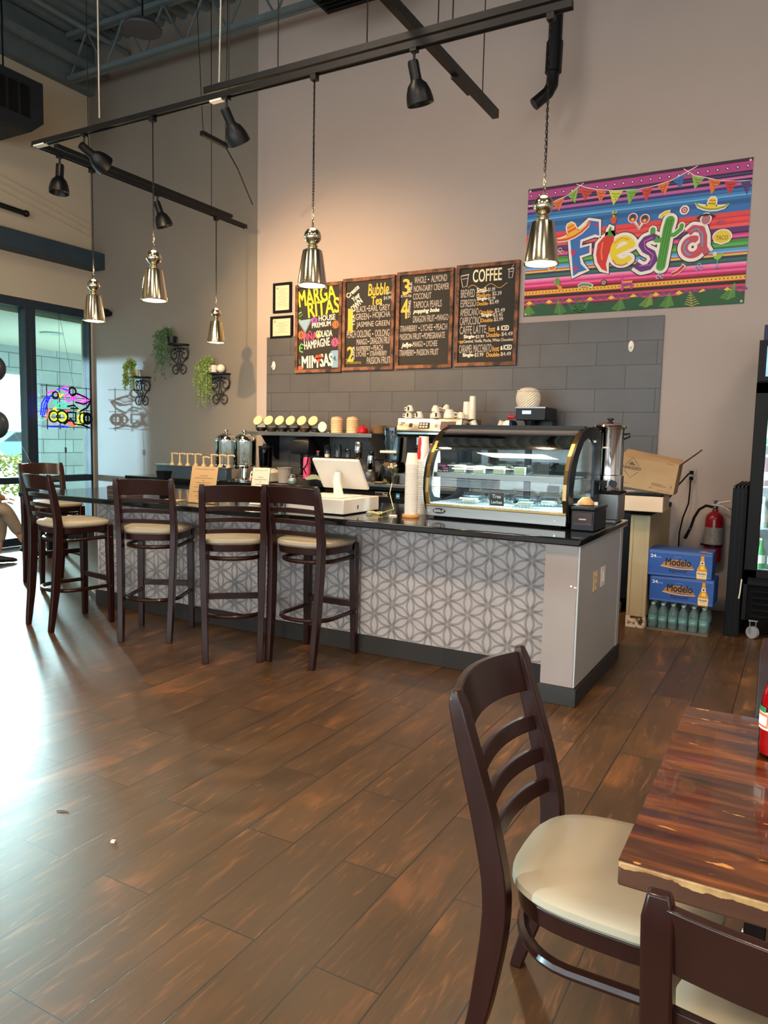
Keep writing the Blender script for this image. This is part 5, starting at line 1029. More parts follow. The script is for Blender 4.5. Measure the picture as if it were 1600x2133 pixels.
for k in range(5): b_ = B(); b_.cb((0, 0, .009 + k * .0185), (.21, .16, .017), R((k * 37) % 9 - 4)); b_.build('menu_cover', mat('menu_cover%d' % (k % 2), ('3f4038', '5a4a44')[k % 2], .5), mb_, bevel=.002)
b_ = B(); b_.cb((0, 0, .095), (.20, .15, .004), R(-2)); b_.build('red_menu', 'red', mb_)
t_ = thing('syrup_pump_bottle', 'single syrup pump bottle standing beside the tan menu', 'bottle', (-3.87, 4.22, ZT)); B().lathe([(.001, 0), (.03, 0), (.031, .11), (.014, .135), (.014, .145), (.001, .146)], 20).build('bottle', mat('amber', '9a6a3e', .3), t_); b_ = B(); b_.cyl((0, 0, .145), (0, 0, .215), .006); b_.tube([(0, 0, .213), (.02, 0, .218), (.05, 0, .212)], .007, 8); b_.build('pump', 'cream', t_)
for k, (x, y, l) in enumerate(((-4.03, 4.05, 'folded flyer with photos lying on the bar under the second stool back'), (-3.08, 4.1, 'white leaflet lying on the bar behind the third stool'))):
    b_ = B(); b_.cb((x, y, ZT + .002), (.17, .12, .003), R(12 + 20 * k)); tag(b_.build('flyer', ['cream', 'paper_white'][k]), l, 'flyer', 'leaflets on the bar')
t_ = thing('water_glass', 'clear drinking glass on the bar behind the right stool', 'glass', (-2.96, 3.95, ZT)); B().lathe([(.001, .004), (.028, .004), (.03, 0), (.036, .11), (.034, .11), (.028, .008)], 24, cap=False).build('glass', 'clear_glass', t_)
tag(B().box(-1.06, -1.0, 4.9, 4.96, ZT, ZT + .02).build('white_box', 'paper_white'), 'small white block at the back edge of the bar by the urn', 'box')
# ---------------------------------------------------------------- on the back counter
ZB = .9655; ZA = .9055
def jarset(name, label, cat, loc, parts, group=None):
    t = thing(name, label, cat, loc, 0, group)
    for nm, prof_, m_ in parts: B().lathe(prof_, 24, cap=False).build(nm, m_, t)
    return t
pumpb = thing('syrup_station', 'steel syrup station box with a ledge on the back cabinet', 'syrup station', (-5.84, 6.19, ZA)); b_ = B(); b_.box(-.51, .51, -.045, .045, 0, .125); b_.build('station_body', mat('station', '5a6672', .3, .7), pumpb, bevel=.004); B().box(-.53, .53, -.05, .05, .125, .137).build('station_ledge', 'brushed', pumpb, bevel=.002); B().box(-.52, -.35, -.045, .045, .138, .150).build('blue_cloth', mat('cloth_blue', '7fa8ae', .8), pumpb)
PP = ['first', 'second', 'third', 'fourth', 'fifth', 'sixth', 'seventh', 'eighth']
for k in range(8):
    t_ = thing('syrup_pump', 'cream syrup pump, %s from the left on the steel syrup station' % PP[k], 'pump', (-6.15 + k * .116, 6.19, ZA + .1375), 0, 'cream syrup pumps in a row')
    hh = .128 if k != 4 else .10
    B().lathe([(.001, 0), (.030, 0), (.030, .01), (.022, .014), (.020, .026), (.012, .03), (.011, hh), (.001, hh + .001)], 18).build('collar', 'cream', t_)
    b_ = B(); b_.tube([(-.012, 0, hh), (.03, 0, hh + .003), (.075, 0, hh + .0015), (.085, 0, hh - .01)], .009, 8); b_.build('spout', 'cream', t_)
for k, (x, l) in enumerate(((-5.517, 'left'), (-5.262, 'right'))):
    t_ = thing('juice_dispenser', 'clear juice dispenser with domed chrome lid, %s of the two' % l, 'dispenser', (x, 6.365, ZA), 0, 'juice dispensers on the back cabinet')
    B().lathe([(.001, 0), (.10, 0), (.10, .012), (.06, .02), (.035, .03), (.03, .13), (.05, .15), (.118, .155), (.118, .165), (.001, .165)], 30).build('chrome_base', 'chrome', t_)
    B().lathe([(.115, .165), (.118, .17), (.120, .42), (.117, .42), (.115, .18)], 32, cap=False).build('tank', 'clear_glass', t_)
    B().lathe([(.124, .418), (.124, .43), (.105, .465), (.06, .495), (.02, .503), (.018, .515), (.03, .525), (.026, .54), (.001, .545)], 32).build('domed_lid', 'chrome', t_)
    b_ = B(); b_.cyl((0, -.11, .14), (0, -.15, .14), .014); b_.box(-.006, .006, -.155, -.143, .135, .2); b_.ball((0, -.15, .205), .013, 10); b_.build('tap', 'black_plastic', t_)
# blender base with gold jug
t_ = thing('drink_blender', 'cream blender base with orange panel and a tall amber jug', 'blender', (-5.02, 6.42, ZA)); b_ = B(); b_.loft([[(-.13, -.12, 0), (.13, -.12, 0), (.13, .12, 0), (-.13, .12, 0)], [(-.12, -.11, .10), (.12, -.11, .10), (.12, .11, .10), (-.12, .11, .10)], [(-.07, -.07, .14), (.07, -.07, .14), (.07, .07, .14), (-.07, .07, .14)]]); b_.build('motor_base', 'white_plastic', t_, bevel=.008)
b_ = B(); b_.flat([(-.11, .005), (.10, .005), (.09, .04), (-.10, .04)], -.124, 'e8703a'); b_.disc((-.01, .07), .09, -.1245, '14161a', rz=.03); b_.build('control_panel', 'print', t_)
for x in (-.05, .01): b_ = B(); b_.cyl((x, -.125, .07), (x, -.14, .07), .012); b_.build('switch_knob', 'cream', t_)
B().lathe([(.06, .14), (.07, .16), (.078, .36), (.076, .36), (.066, .17)], 12, cap=False).build('jug', 'smoke_glass', t_); B().lathe([(.001, .16), (.062, .165), (.07, .34), (.001, .34)], 12).build('amber_drink', mat('amber2', '8a6a1c', .25), t_); B().lathe([(.08, .36), (.08, .375), (.03, .38), (.03, .40), (.001, .40)], 12).build('jug_lid', 'black_plastic', t_)
jarset('plastic_tub', 'translucent grey plastic tub between the blender and the black rack', 'tub', (-4.72, 6.36, ZB - .06), [('tub', [(.001, 0), (.07, 0), (.078, .15), (.084, .152), (.084, .16), (.074, .16), (.066, .01)], mat('tub_grey', '8f8a84', .35))])
jarset('sugar_shaker', 'squat glass shaker with pale powder left of the pink tumbler', 'shaker', (-4.55, 6.26, ZB - .06), [('glass', [(.001, 0), (.045, 0), (.052, .03), (.045, .07), (.03, .09), (.03, .10)], 'clear_plastic'), ('powder', [(.001, .004), (.042, .004), (.046, .03), (.03, .06), (.001, .062)], 'ceramic')])
t_ = thing('coffee_brewer', 'black drip coffee brewer with rounded top under the steel shelf', 'coffee maker', (-4.632, 6.62, ZB)); b_ = B(); b_.loft([[(-.11, -.12, 0), (.11, -.12, 0), (.11, .12, 0), (-.11, .12, 0)], [(-.11, -.12, .02), (.11, -.12, .02), (.11, .12, .02), (-.11, .12, .02)]]); b_.box(-.11, .11, .03, .12, .02, .40); b_.build('base_and_column', 'black_plastic', t_, bevel=.01)
b_ = B(); b_.loft([[(-.11, -.13, .24), (.11, -.13, .24), (.11, .03, .24), (-.11, .03, .24)], [(-.12, -.14, .3), (.12, -.14, .3), (.12, .03, .3), (-.12, .03, .3)], [(-.11, -.12, .38), (.11, -.12, .38), (.11, .03, .38), (-.11, .03, .38)], [(-.08, -.08, .42), (.08, -.08, .42), (.08, .03, .42), (-.08, .03, .42)]]); b_.build('brew_head', 'black_plastic', t_, bevel=.01); B().lathe([(.001, .02), (.07, .025), (.08, .10), (.06, .18), (.05, .19)], 24, cap=False).build('glass_carafe', 'smoke_glass', t_)
t_ = thing('pink_tumbler', 'hot pink water bottle with black strap beside the black rack', 'tumbler', (-4.40, 6.30, ZB)); B().lathe([(.001, 0), (.036, 0), (.038, .01), (.038, .20), (.03, .22), (.001, .22)], 24).build('bottle_body', mat('pink', 'd84a78', .4), t_); B().lathe([(.031, .22), (.031, .245), (.001, .246)], 20).build('cap', 'black_plastic', t_); B().tube([(.03, -.02, .23), (.03, -.045, .15), (-.01, -.045, .10), (.02, -.042, .05)], .006, 6).build('strap', 'matte_black', t_)
# black wire rack with glasses on top
rk = thing('drying_rack', 'black wire rack of glasses and shakers on the back counter', 'rack', (-4.0, 6.52, ZB)); b_ = B(); zt = .215
for y in (-.14, .14): b_.tube([(-.44, y, zt), (.34, y, zt)], .006, 6)
for x in (-.44, .34): b_.tube([(x, -.14, zt), (x, .14, zt)], .006, 6)
for k in range(14): b_.tube([(-.40 + k * .056, -.14, zt), (-.40 + k * .056, .14, zt)], .003, 5)
for x in (-.44, .34):
    for y in (-.14, .14): b_.tube([(x, y, 0), (x, y, zt)], .006, 6)
b_.build('wire_frame', 'iron', rk); b_ = B(); b_.tube([(-.44, -.14, .20), (-.30, -.16, .10), (-.20, -.15, .02)], .007, 6); b_.tube([(-.44, -.14, .08), (-.34, -.16, .04)], .006, 6); b_.build('side_hook', 'iron', rk)
ZR = ZB + .222
gl = [(-4.30, 'clear upturned glass, leftmost on the black rack', .036, .13), (-4.17, 'clear upturned glass, second on the black rack', .038, .14), (-4.05, 'small clear glass in the middle of the black rack', .030, .09)]
for x, l, r, h in gl: jarset('upturned_glass', l, 'glass', (x, 6.52, ZR), [('glass', [(r, 0), (r * 1.05, .002), (r, h * .7), (r * .8, h * .93), (.001, h)], 'clear_glass')], 'glasses drying on the black rack')
jarset('cocktail_shaker', 'tall steel shaker cup standing upside down on the black rack', 'shaker', (-3.925, 6.52, ZR), [('cup', [(.044, 0), (.046, .003), (.036, .155), (.034, .16), (.001, .16)], 'chrome')])
jarset('small_pot', 'small dark glass pot on the right part of the black rack', 'jar', (-3.77, 6.52, ZR), [('jar', [(.001, 0), (.03, 0), (.036, .03), (.024, .05), (.024, .07), (.001, .075)], 'smoke_glass')])
jarset('measuring_cup', 'white and dark little measuring cup tipped on the black rack', 'cup', (-4.235, 6.42, ZR), [('cup', [(.001, 0), (.022, 0), (.028, .03), (.026, .03)], 'ceramic')])
jarset('red_lid_jar', 'tiny jar with a dark red lid at the left end of the rack', 'jar', (-4.385, 6.48, ZR), [('jar', [(.001, 0), (.02, 0), (.02, .05), (.012, .06)], 'smoke_glass'), ('lid', [(.022, .05), (.022, .06), (.001, .062)], 'red')])
# cloth, second steel shaker, pot, blender with clear jug
t_ = thing('dish_cloth', 'crumpled grey green cloth on the back counter behind the screen', 'cloth', (-4.28, 6.25, ZB)); b_ = B(); rr = []
for k in range(5): rr.append([( (.13 - .025 * k) * math.cos(a) * (1 + .2 * math.sin(3 * a + k)), (.05 - .008 * k) * math.sin(a) * (1 + .2 * math.cos(2 * a)), .011 * k + .006 * math.sin(4 * a + k)) for a in [2 * PI * q / 24 for q in range(24)]])
b_.loft(rr); b_.build('cloth_folds', mat('cloth_green', '7f8a78', .9), t_)
jarset('cocktail_shaker', 'steel shaker cup behind the cashier screen, left of the clear blender', 'shaker', (-3.64, 6.288, ZB + .106), [('cup', [(.043, 0), (.045, .003), (.034, .15), (.001, .155)], 'chrome')])
jarset('saucepan', 'squat steel pot carrying the shaker cup on the back counter', 'pot', (-3.65, 6.288, ZB), [('pot', [(.001, 0), (.078, 0), (.082, .01), (.082, .095), (.088, .098), (.088, .102), (.001, .105)], 'brushed')])
t_ = thing('drink_blender', 'black blender with lit display and square clear jug', 'blender', (-3.50, 6.48, ZB)); b_ = B(); b_.loft([[(-.10, -.12, 0), (.10, -.12, 0), (.10, .11, 0), (-.10, .11, 0)], [(-.10, -.12, .05), (.10, -.12, .05), (.10, .11, .05), (-.10, .11, .05)], [(-.085, -.08, .16), (.085, -.08, .16), (.085, .1, .16), (-.085, .1, .16)], [(-.07, -.06, .20), (.07, -.06, .20), (.07, .08, .20), (-.07, .08, .20)]]); b_.build('motor_base', 'black_plastic', t_, bevel=.006)
b_ = B(); b_.flat([(-.035, .085), (.035, .085), (.035, .115), (-.035, .115)], 0, 'ffffff'); b_.tf(Matrix.Translation((0, -.112, .02)) @ Euler((R(-18), 0, 0)).to_matrix().to_4x4()); b_.build('display', mat('lcd', '9ec4e8', .4, emit='9ec4e8', es=1.2, vary=0), t_)
B().lathe([(.075, .20), (.085, .22), (.105, .50), (.102, .50), (.08, .22)], 4 * 6, cap=False).build('jug', 'clear_plastic', t_); B().lathe([(.108, .50), (.108, .53), (.001, .535)], 24).build('jug_lid', 'smoke_glass', t_); b_ = B(); b_.cyl((-.09, -.1, .295), (.09, -.1, .295), .014); b_.build('clip_band', 'white_plastic', t_)
jarset('sauce_cup', 'clear plastic cup of brown sauce in front of the espresso machine', 'cup', (-3.445, 6.275, ZB), [('cup', [(.05, 0), (.068, .13), (.066, .13), (.048, .003)], 'clear_plastic'), ('sauce', [(.001, .003), (.048, .003), (.055, .07), (.001, .072)], mat('sauce', '8a5a3a', .3))])
jarset('spoon_tray', 'pale dish with utensils in front of the clear blender', 'dish', (-3.49, 6.205, ZB), [('dish', [(.001, 0), (.05, 0), (.07, .012), (.05, .006), (.001, .005)], 'cream')])
t_ = thing('flower_cup', 'small cup of white flowers beside the paper cup stacks on the back counter', 'flowers', (-3.34, 6.215, ZB)); B().lathe([(.001, 0), (.025, 0), (.03, .08), (.027, .08)], 18, cap=False).build('cup', 'steel', t_)
b_ = B()
for k in range(12): a = random.uniform(0, 6); b_.ball((.05 * math.cos(a) * random.random() - .02, .03 * math.sin(a), .13 + random.uniform(0, .06)), .012, 6)
b_.build('blossoms', 'ceramic', t_); b_ = B()
for k in range(6): b_.tube([(0, 0, .05), (-.04 + .016 * k, 0, .15)], .002, 4)
b_.build('stems', 'leaf', t_)
# espresso machine
em = thing('espresso_machine', 'two group steel espresso machine loaded with white cups', 'espresso machine', (-3.03, 6.50, ZB))
b_ = B(); b_.prism([(-.24, .50), (-.20, .62), (.24, .62), (.24, .44), (-.22, .44)], -.33, .33, 'x'); b_.build('upper_housing', 'steel', em, bevel=.006); B().box(-.33, .33, -.02, .24, .10, .44).build('back_body', 'black_plastic', em); B().box(-.34, .34, -.25, .24, .0, .10).build('drip_base', 'brushed', em, bevel=.005)
b_ = B(); b_.box(-.32, .32, -.236, -.226, .47, .49); b_.build('lower_trim', 'chrome', em)
for x in (-.12, .14): g_ = B(); g_.cyl((x, -.14, .44), (x, -.14, .37), .04, n=20); g2 = g_.build('group_head', 'chrome', em); h_ = B(); h_.cyl((x, -.14, .365), (x, -.14, .335), .036, n=20); h_.tube([(x, -.17, .35), (x + .01, -.28, .33)], .012, 8); h_.build('portafilter', 'black_plastic', g2)
p_ = B(); m_ = Matrix.Translation((0, -.2385, .515)) @ Euler((R(-18), 0, 0)).to_matrix().to_4x4()
p_.flat([(-.29, .06), (-.25, .06), (-.25, .066), (-.29, .066)], 0, '2a2a2a'); p_.flat([(-.29, .045), (-.27, .045), (-.27, .05), (-.29, .05)], 0, '2a2a2a'); p_.flat([(-.20, .02), (-.17, .02), (-.17, .06), (-.20, .06)], 0, '221a18'); p_.flat([(-.10, .01), (.01, .01), (.01, .07), (-.10, .07)], 0, '15151a')
for a in range(3):
    for b2 in range(2): p_.flat([(-.09 + a * .03, .017 + b2 * .026), (-.068 + a * .03, .017 + b2 * .026), (-.068 + a * .03, .035 + b2 * .026), (-.09 + a * .03, .035 + b2 * .026)], -.0006, 'cfc4b4')
p_.disc((.08, .035), .03, -.0003, 'e8dcc4'); p_.disc((.08, .035), .015, -.0007, 'a09080'); p_.flat([(.12, .0), (.27, .0), (.27, .08), (.12, .08)], -.0001, '6a4c50'); p_.tf(m_); p_.build('control_panel', 'print', em)
def mug(loc, rx, rz, label, s=1.0, up=True):
    t = thing('white_cup', label, 'cup', loc, 0, 'white cups on the espresso machine'); t.rotation_euler = (rx, 0, rz)
    B().lathe([(.001, 0), (.022 * s, 0), (.024 * s, .004 * s), (.038 * s, .03 * s), (.042 * s, .06 * s), (.039 * s, .06 * s), (.03 * s, .02 * s), (.001, .008 * s)], 24, cap=False).build('cup_body', 'ceramic', t)
    B().tube([(.038 * s, 0, .048 * s), (.062 * s, 0, .045 * s), (.060 * s, 0, .025 * s), (.034 * s, 0, .02 * s)], .0045 * s, 6).build('handle', 'ceramic', t)
    b = B(); b.flat([(-.008, .012), (.008, .012), (.008, .05), (-.008, .05)], -.0425 * s, '14141c'); b.build('cup_mark', 'print', t); return t
EM = ZB + .6205
cl = [(-3.30, 6.40, 0, PI, 3.3, 'leftmost'), (-3.17, 6.36, 0, PI, 3.0, 'second from left'), (-3.04, 6.42, 0, PI, .4, 'third from left'), (-2.97, 6.32, 0, PI, 3.4, 'fourth from left'), (-2.88, 6.40, 0, PI, 0, 'large fifth'), (-2.79, 6.46, 0, PI, .2, 'sixth')]
for k, (x, y, z, rx, rz, l) in enumerate(cl): mug((x, y, EM + .062 * (1.35 if k == 4 else 1.0)), rx, rz, l + ' white cup turned down on the top of the espresso machine', 1.35 if k == 4 else 1.0)
for k, (x, y, rz, l) in enumerate(((-3.29, 6.40, 3.2, 'upper white cup stacked over the leftmost cup on the espresso machine'), (-3.03, 6.42, .3, 'upper white cup stacked in the middle of the espresso machine'), (-2.92, 6.44, 2.6, 'tilted white cup with black mark near the right of the espresso machine'))): mug((x, y, EM + .122), PI + (.5 if k == 2 else 0), rz, l, .95)
for k, (x, z, h, l) in enumerate(((-2.76, EM + .06, .10, 'white tumbler raised at the right end of the espresso machine'), (-2.70, EM + .06, .15, 'tall white tumbler highest at the right end of the espresso machine'))):
    t_ = jarset('tall_cup', l, 'cup', (x, 6.52, z - .06), [('cup', [(.035, 0), (.036, .003), (.030, h + .06), (.001, h + .063)], 'ceramic')])
for k, (x, l, rz) in enumerate(((-2.62, 'paper cup tipped to the right just past the espresso machine', .5), (-2.42, 'paper cup leaning beside the basket grinder', -.5))):
    t_ = thing('leaning_cup', l, 'cup', (x, 6.45, 1.475)); t_.rotation_euler = (0, rz * -1, 0); B().lathe([(.001, 0), (.025, 0), (.036, .10), (.033, .10), (.001, .01)], 20, cap=False).build('cup_body', 'ceramic', t_)
t_ = thing('over_shelf', 'dark shelf unit behind the pastry case carrying the cups and grinder', 'shelf unit', (-2.25, 6.55, ZB)); b_ = B(); b_.box(-.42, .36, -.18, .24, .49, .51); b_.box(-.42, -.40, -.18, .24, 0, .49); b_.box(.34, .36, -.18, .24, 0, .49); b_.build('shelf_body', 'matte_black', t_)
gr = thing('brewer_box', 'black box shaped coffee brewer with display, a wicker basket on top', 'coffee maker', (-2.12, 6.58, ZB + .5105)); B().box(-.12, .15, -.18, .16, .10, .215).build('head', 'black_plastic', gr, bevel=.006); B().box(-.10, .15, .03, .16, 0, .10).build('column', 'black_plastic', gr)
B().box(-.06, .02, -.183, -.181, .155, .185).build('display', 'lcd', gr); b_ = B(); b_.lathe([(.03, .05), (.05, .10), (.001, .10)], 18, (-.02, -.09, 0)); b_.build('brew_funnel', 'brushed', gr); B().box(-.12, .15, -.19, -.14, .205, .217).build('top_edge', 'brushed', gr)
bk = thing('wicker_basket', 'white wicker basket standing on the black coffee brewer', 'basket', (-2.17, 6.52, ZB + .728)); rings = []
for k in range(13):
    z = k * .0115; r = .088 + .018 * math.sin(k / 12 * PI * .9); rings.append([((r + .004 * math.cos(q * PI + k * PI)) * math.cos(2 * PI * q / 44), (r + .004 * math.cos(q * PI + k * PI)) * math.sin(2 * PI * q / 44), z) for q in range(44)])
b_ = B(); b_.loft(rings); b_.build('woven_side', mat('wicker', 'e6dac6', .7), bk, smooth=False); b_ = B(); b_.tube([(.095 * math.cos(2 * PI * q / 30), .095 * math.sin(2 * PI * q / 30), .143) for q in range(30)], .008, 6, closed=True); b_.build('rim', 'wicker', bk); b_ = B(); b_.lathe([(.09, .14), (.07, .165), (.03, .175), (.001, .176)], 20); b_.build('lid', 'wicker', bk)
t_ = thing('red_scoop', 'white scoop cup with a dark band and red handle hanging left of the brewer', 'scoop', (-2.30, 6.40, ZB + .5105)); b_ = B(); b_.cyl((0, -.03, .055), (.02, .05, .055), .048, n=20); b_.build('cup', mat('navy', '1a2440', .4), t_); b_ = B(); b_.cyl((0, -.034, .055), (0, -.029, .055), .044, n=20); b_.build('opening', 'ceramic', t_); b_ = B(); b_.cb((.02, 0, .13), (.07, .03, .03), R(20)); b_.build('handle', 'red', t_, bevel=.008); b_ = B(); b_.cyl((.02, .0, .1), (.02, 0, .13), .008); b_.build('neck', 'red', t_)
# ---------------------------------------------------------------- right side: partition, boxes, beer, water
pl = thing('half_wall', 'narrow cream half wall with a chipped base standing out from the back wall', 'half wall', (-1.035, 6.345, 0)); pl['kind'] = 'structure'
B().box(-.065, .070, -.50, .505, .088, .862).build('wall_body', mat('cream_wall', 'b09b78', .7, vary=.05), pl)
for x0, x1 in ((-.068, -.045), (.045, .073)): B().box(x0, x1, -.507, -.485, .088, .862).build('corner_guard', 'cream_wall', pl, bevel=.003)
def chipped():
    m = bpy.data.materials.new('chipped_base'); m.use_nodes = True; M['chipped_base'] = m; g = G(m); tc = g.n('TexCoord').outputs['Object']
    n = g.n('TexNoise', i0=tc); n.inputs['Scale'].default_value = 16; n.inputs['Detail'].default_value = 7
    g.set('Base Color', g.ramp(n.outputs[0], [(.42, hx('3a2a1e')), (.46, hx('8a6a48')), (.50, hx('cbbfac')), (.7, hx('d8cdbc'))])); g.set('Roughness', .8)
chipped(); B().box(-.068, .074, -.508, .505, 0, .088).build('chipped_base_board', 'chipped_base', pl, bevel=.002)
B().box(-.068, .074, -.51, .505, .862, .898).build('cap_board', 'matte_black', pl)
wb = thing('white_tray_box', 'low white carton with black lids inside, resting on the half wall', 'box', (-1.035, 5.92, .899), R(2)); b_ = B(); w_, d_, h_ = .165, .19, .112
b_.box(-w_, w_, -d_, -d_ + .004, 0, h_); b_.box(-w_, w_, d_ - .004, d_, 0, h_ + .02); b_.box(-w_, -w_ + .004, -d_, d_, 0, h_); b_.box(w_ - .004, w_, -d_, d_, 0, h_); b_.box(-w_, w_, -d_, d_, 0, .004); b_.build('carton', mat('carton_white', 'd6bda2', .7, vary=.03), wb)
b_ = B()
for k in range(9): b_.cb((-.01 + .002 * k, -.02, .055 + k * .008), (.26, .24, .005), R(k % 3 - 1))
b_.build('black_lids', 'black_plastic', wb)
cb_ = thing('cardboard_box', 'brown cardboard box with printed diamond mark tilted on the white carton', 'box', (-1.005, 5.86, 1.055), R(2)); cb_.rotation_euler = (0, R(7.5), R(2)); w_, d_, h_ = .205, .13, .225
b_ = B(); b_.box(-w_, w_, -d_, d_, 0, h_); b_.build('carton', 'cardboard', cb_, bevel=.004)
b_ = B(); b_.loft([[(-w_, -d_, h_), (w_, -d_, h_), (w_, -d_, h_ + .003), (-w_, -d_, h_ + .003)], [(-w_ + .02, -d_ + .12, h_ + .05), (w_ + .01, -d_ + .12, h_ + .03), (w_ + .01, -d_ + .12, h_ + .034), (-w_ + .02, -d_ + .12, h_ + .054)]]); b_.build('top_flap', 'cardboard', cb_)
b_ = B(); b_.loft([[(w_, -d_, h_), (w_, d_, h_), (w_, d_, h_ - .004), (w_, -d_, h_ - .004)], [(w_ + .11, -d_ + .03, h_ + .125), (w_ + .11, d_, h_ + .125), (w_ + .114, d_, h_ + .119), (w_ + .114, -d_ + .03, h_ + .119)]]); b_.build('side_flap', 'cardboard', cb_)
p = B(); dd = -d_ - .0012; bc = '5a4630'
p.band([(-.165, .165), (-.115, .225), (-.065, .165)], .004, dd, bc); p.band([(-.165, .125), (-.115, .075), (-.065, .125)], .004, dd, bc); text(p, 'ARREZZIO', -.185, .137, .135, .020, dd, '3a3020', bold=.0012)
p.flat([(-.14, .175), (-.12, .195), (-.10, .178), (-.09, .168), (-.14, .168)], dd, bc); text(p, 'GLASS PEACE FRONT', .02, .165, .12, .012, dd, 'a88a70'); text(p, 'HANDLE WITH CARE', .02, .145, .14, .012, dd, 'a88a70')
p.flat([(.04, .06), (.12, .058), (.12, .062), (.04, .064)], dd, bc); p.flat([(.04, .05), (.145, .045), (.145, .049), (.04, .054)], dd, bc); p.flat([(.12, .215), (.17, .213), (.17, .216), (.12, .218)], dd, bc)
for k in range(3): p.flat([(.17, .06 - k * .008), (.185, .06 - k * .008), (.185, .063 - k * .008), (.17, .063 - k * .008)], dd, bc)
text(p, 'KX', .03, .022, .02, .012, dd, bc); text(p, 'PRODUCT OF USA', .09, .012, .09, .008, dd, bc); p.flat([(-.18, .03), (-.12, .03), (-.12, .033), (-.18, .033)], dd, bc); p.build('carton_print', 'print', cb_)
mat('beer_blue', '2c56a0', .45, vary=.03)
def beer(loc, rz, label, top):
    t = thing('beer_case', label, 'beer case', loc, rz, 'blue beer cases stacked on bottled water'); w_, d_, h_ = .2235, .14, .194
    B().box(-w_, w_, -d_, d_, 0, h_).build('carton', 'beer_blue', t, bevel=.004)
    p = B(); dd = -d_ - .0008
    for z in (.174, .183, .012): p.flat([(-w_ + .01, z), (w_ - .01, z), (w_ - .01, z + .002), (-w_ + .01, z + .002)], dd, '8aa0cc')
    text(p, '24', -.205, .135, .038, .022, dd, 'e8eef4', bold=.0015); text(p, 'BOTTLES', -.165, .135, .035, .008, dd, 'c8d4e4')
    p.flat([(-.125, .075)] + [(-.02 + .10 * math.cos(R(a)), .085 + .045 * math.sin(R(a))) for a in range(160, 19, -10)] + [(.10, .075)], dd - .0002, 'b07a44')
    p.band([(-.13, .078), (-.06, .068), (0, .064), (.05, .066), (.10, .068)], .007, dd - .0009, 'e0b87a'); text(p, 'Modelo', -.098, .084, .175, .052, dd - .0012, '121622', bold=.003); text(p, 'CERVEZA', -.04, .145, .05, .008, dd - .0010, '7a90bc')
    text(p, 'Especial', -.075, .028, .12, .032, dd, '14224a', shear=.3, bold=.0008)
    bx = .155; q = [(bx - .033, .0), (bx - .036, .05), (bx - .032, .075), (bx - .018, .105), (bx - .012, .14), (bx - .010, .172), (bx + .010, .172), (bx + .012, .14), (bx + .018, .105), (bx + .032, .075), (bx + .036, .05), (bx + .033, .0)]
    p.flat(q, dd - .0006, 'd89a2a'); p.flat([(bx - .034, .008), (bx + .034, .008), (bx + .035, .058), (bx - .035, .058)], dd - .0012, 'ead8b0'); p.flat([(bx - .016, .108), (bx + .016, .108), (bx + .0125, .135), (bx - .0125, .135)], dd - .0012, 'ead8b0'); p.disc((bx, .121), .007, dd - .0016, '2a2a3a', 10)
    p.flat([(bx - .012, .075), (bx + .018, .075), (bx + .01, .1), (bx - .008, .1)], dd - .0012, 'f4d060'); text(p, 'Modelo', bx - .028, .036, .056, .012, dd - .0016, '2a1a10', bold=.0008); p.band([(bx - .02, .026), (bx + .02, .026)], .002, dd - .0016, '8a7a5a'); p.build('carton_print', 'print', t)
    if top:
        p = B(); p.col = hx('c89048'); p.add([(.12, -.12, h_ + .001), (.20, -.12, h_ + .001), (.17, -.04, h_ + .001), (.14, -.04, h_ + .001)], [(0, 1, 2, 3)]); p.col = hx('e8dcc8'); p.add([(.185, -.13, h_ + .0014), (.215, -.13, h_ + .0014), (.213, -.10, h_ + .0014), (.187, -.10, h_ + .0014)], [(0, 1, 2, 3)])
        for yy in (-.125, .02): p.col = hx('8aa0cc'); p.add([(-.21, yy, h_ + .001), (.11, yy, h_ + .001), (.11, yy + .003, h_ + .001), (-.21, yy + .003, h_ + .001)], [(0, 1, 2, 3)])
        p.build('top_print', 'print', t)
beer((-.719, 5.998, .222), R(-1), 'blue 24 bottle beer case, lower of two, resting on the water bottles', False)
beer((-.744, 5.992, .417), R(1), 'blue 24 bottle beer case, topmost of the stack by the half wall', True)
wp = thing('water_tray', 'cardboard tray and shrink film around the bottled water on the floor', 'tray', (-.735, 5.99, 0)); b_ = B(); b_.box(-.215, .215, -.14, .14, 0, .012); b_.build('tray', mat('tray_grey', '6a5f54', .8), wp)
WN = ('first', 'second', 'third', 'fourth', 'fifth', 'sixth'); first = None
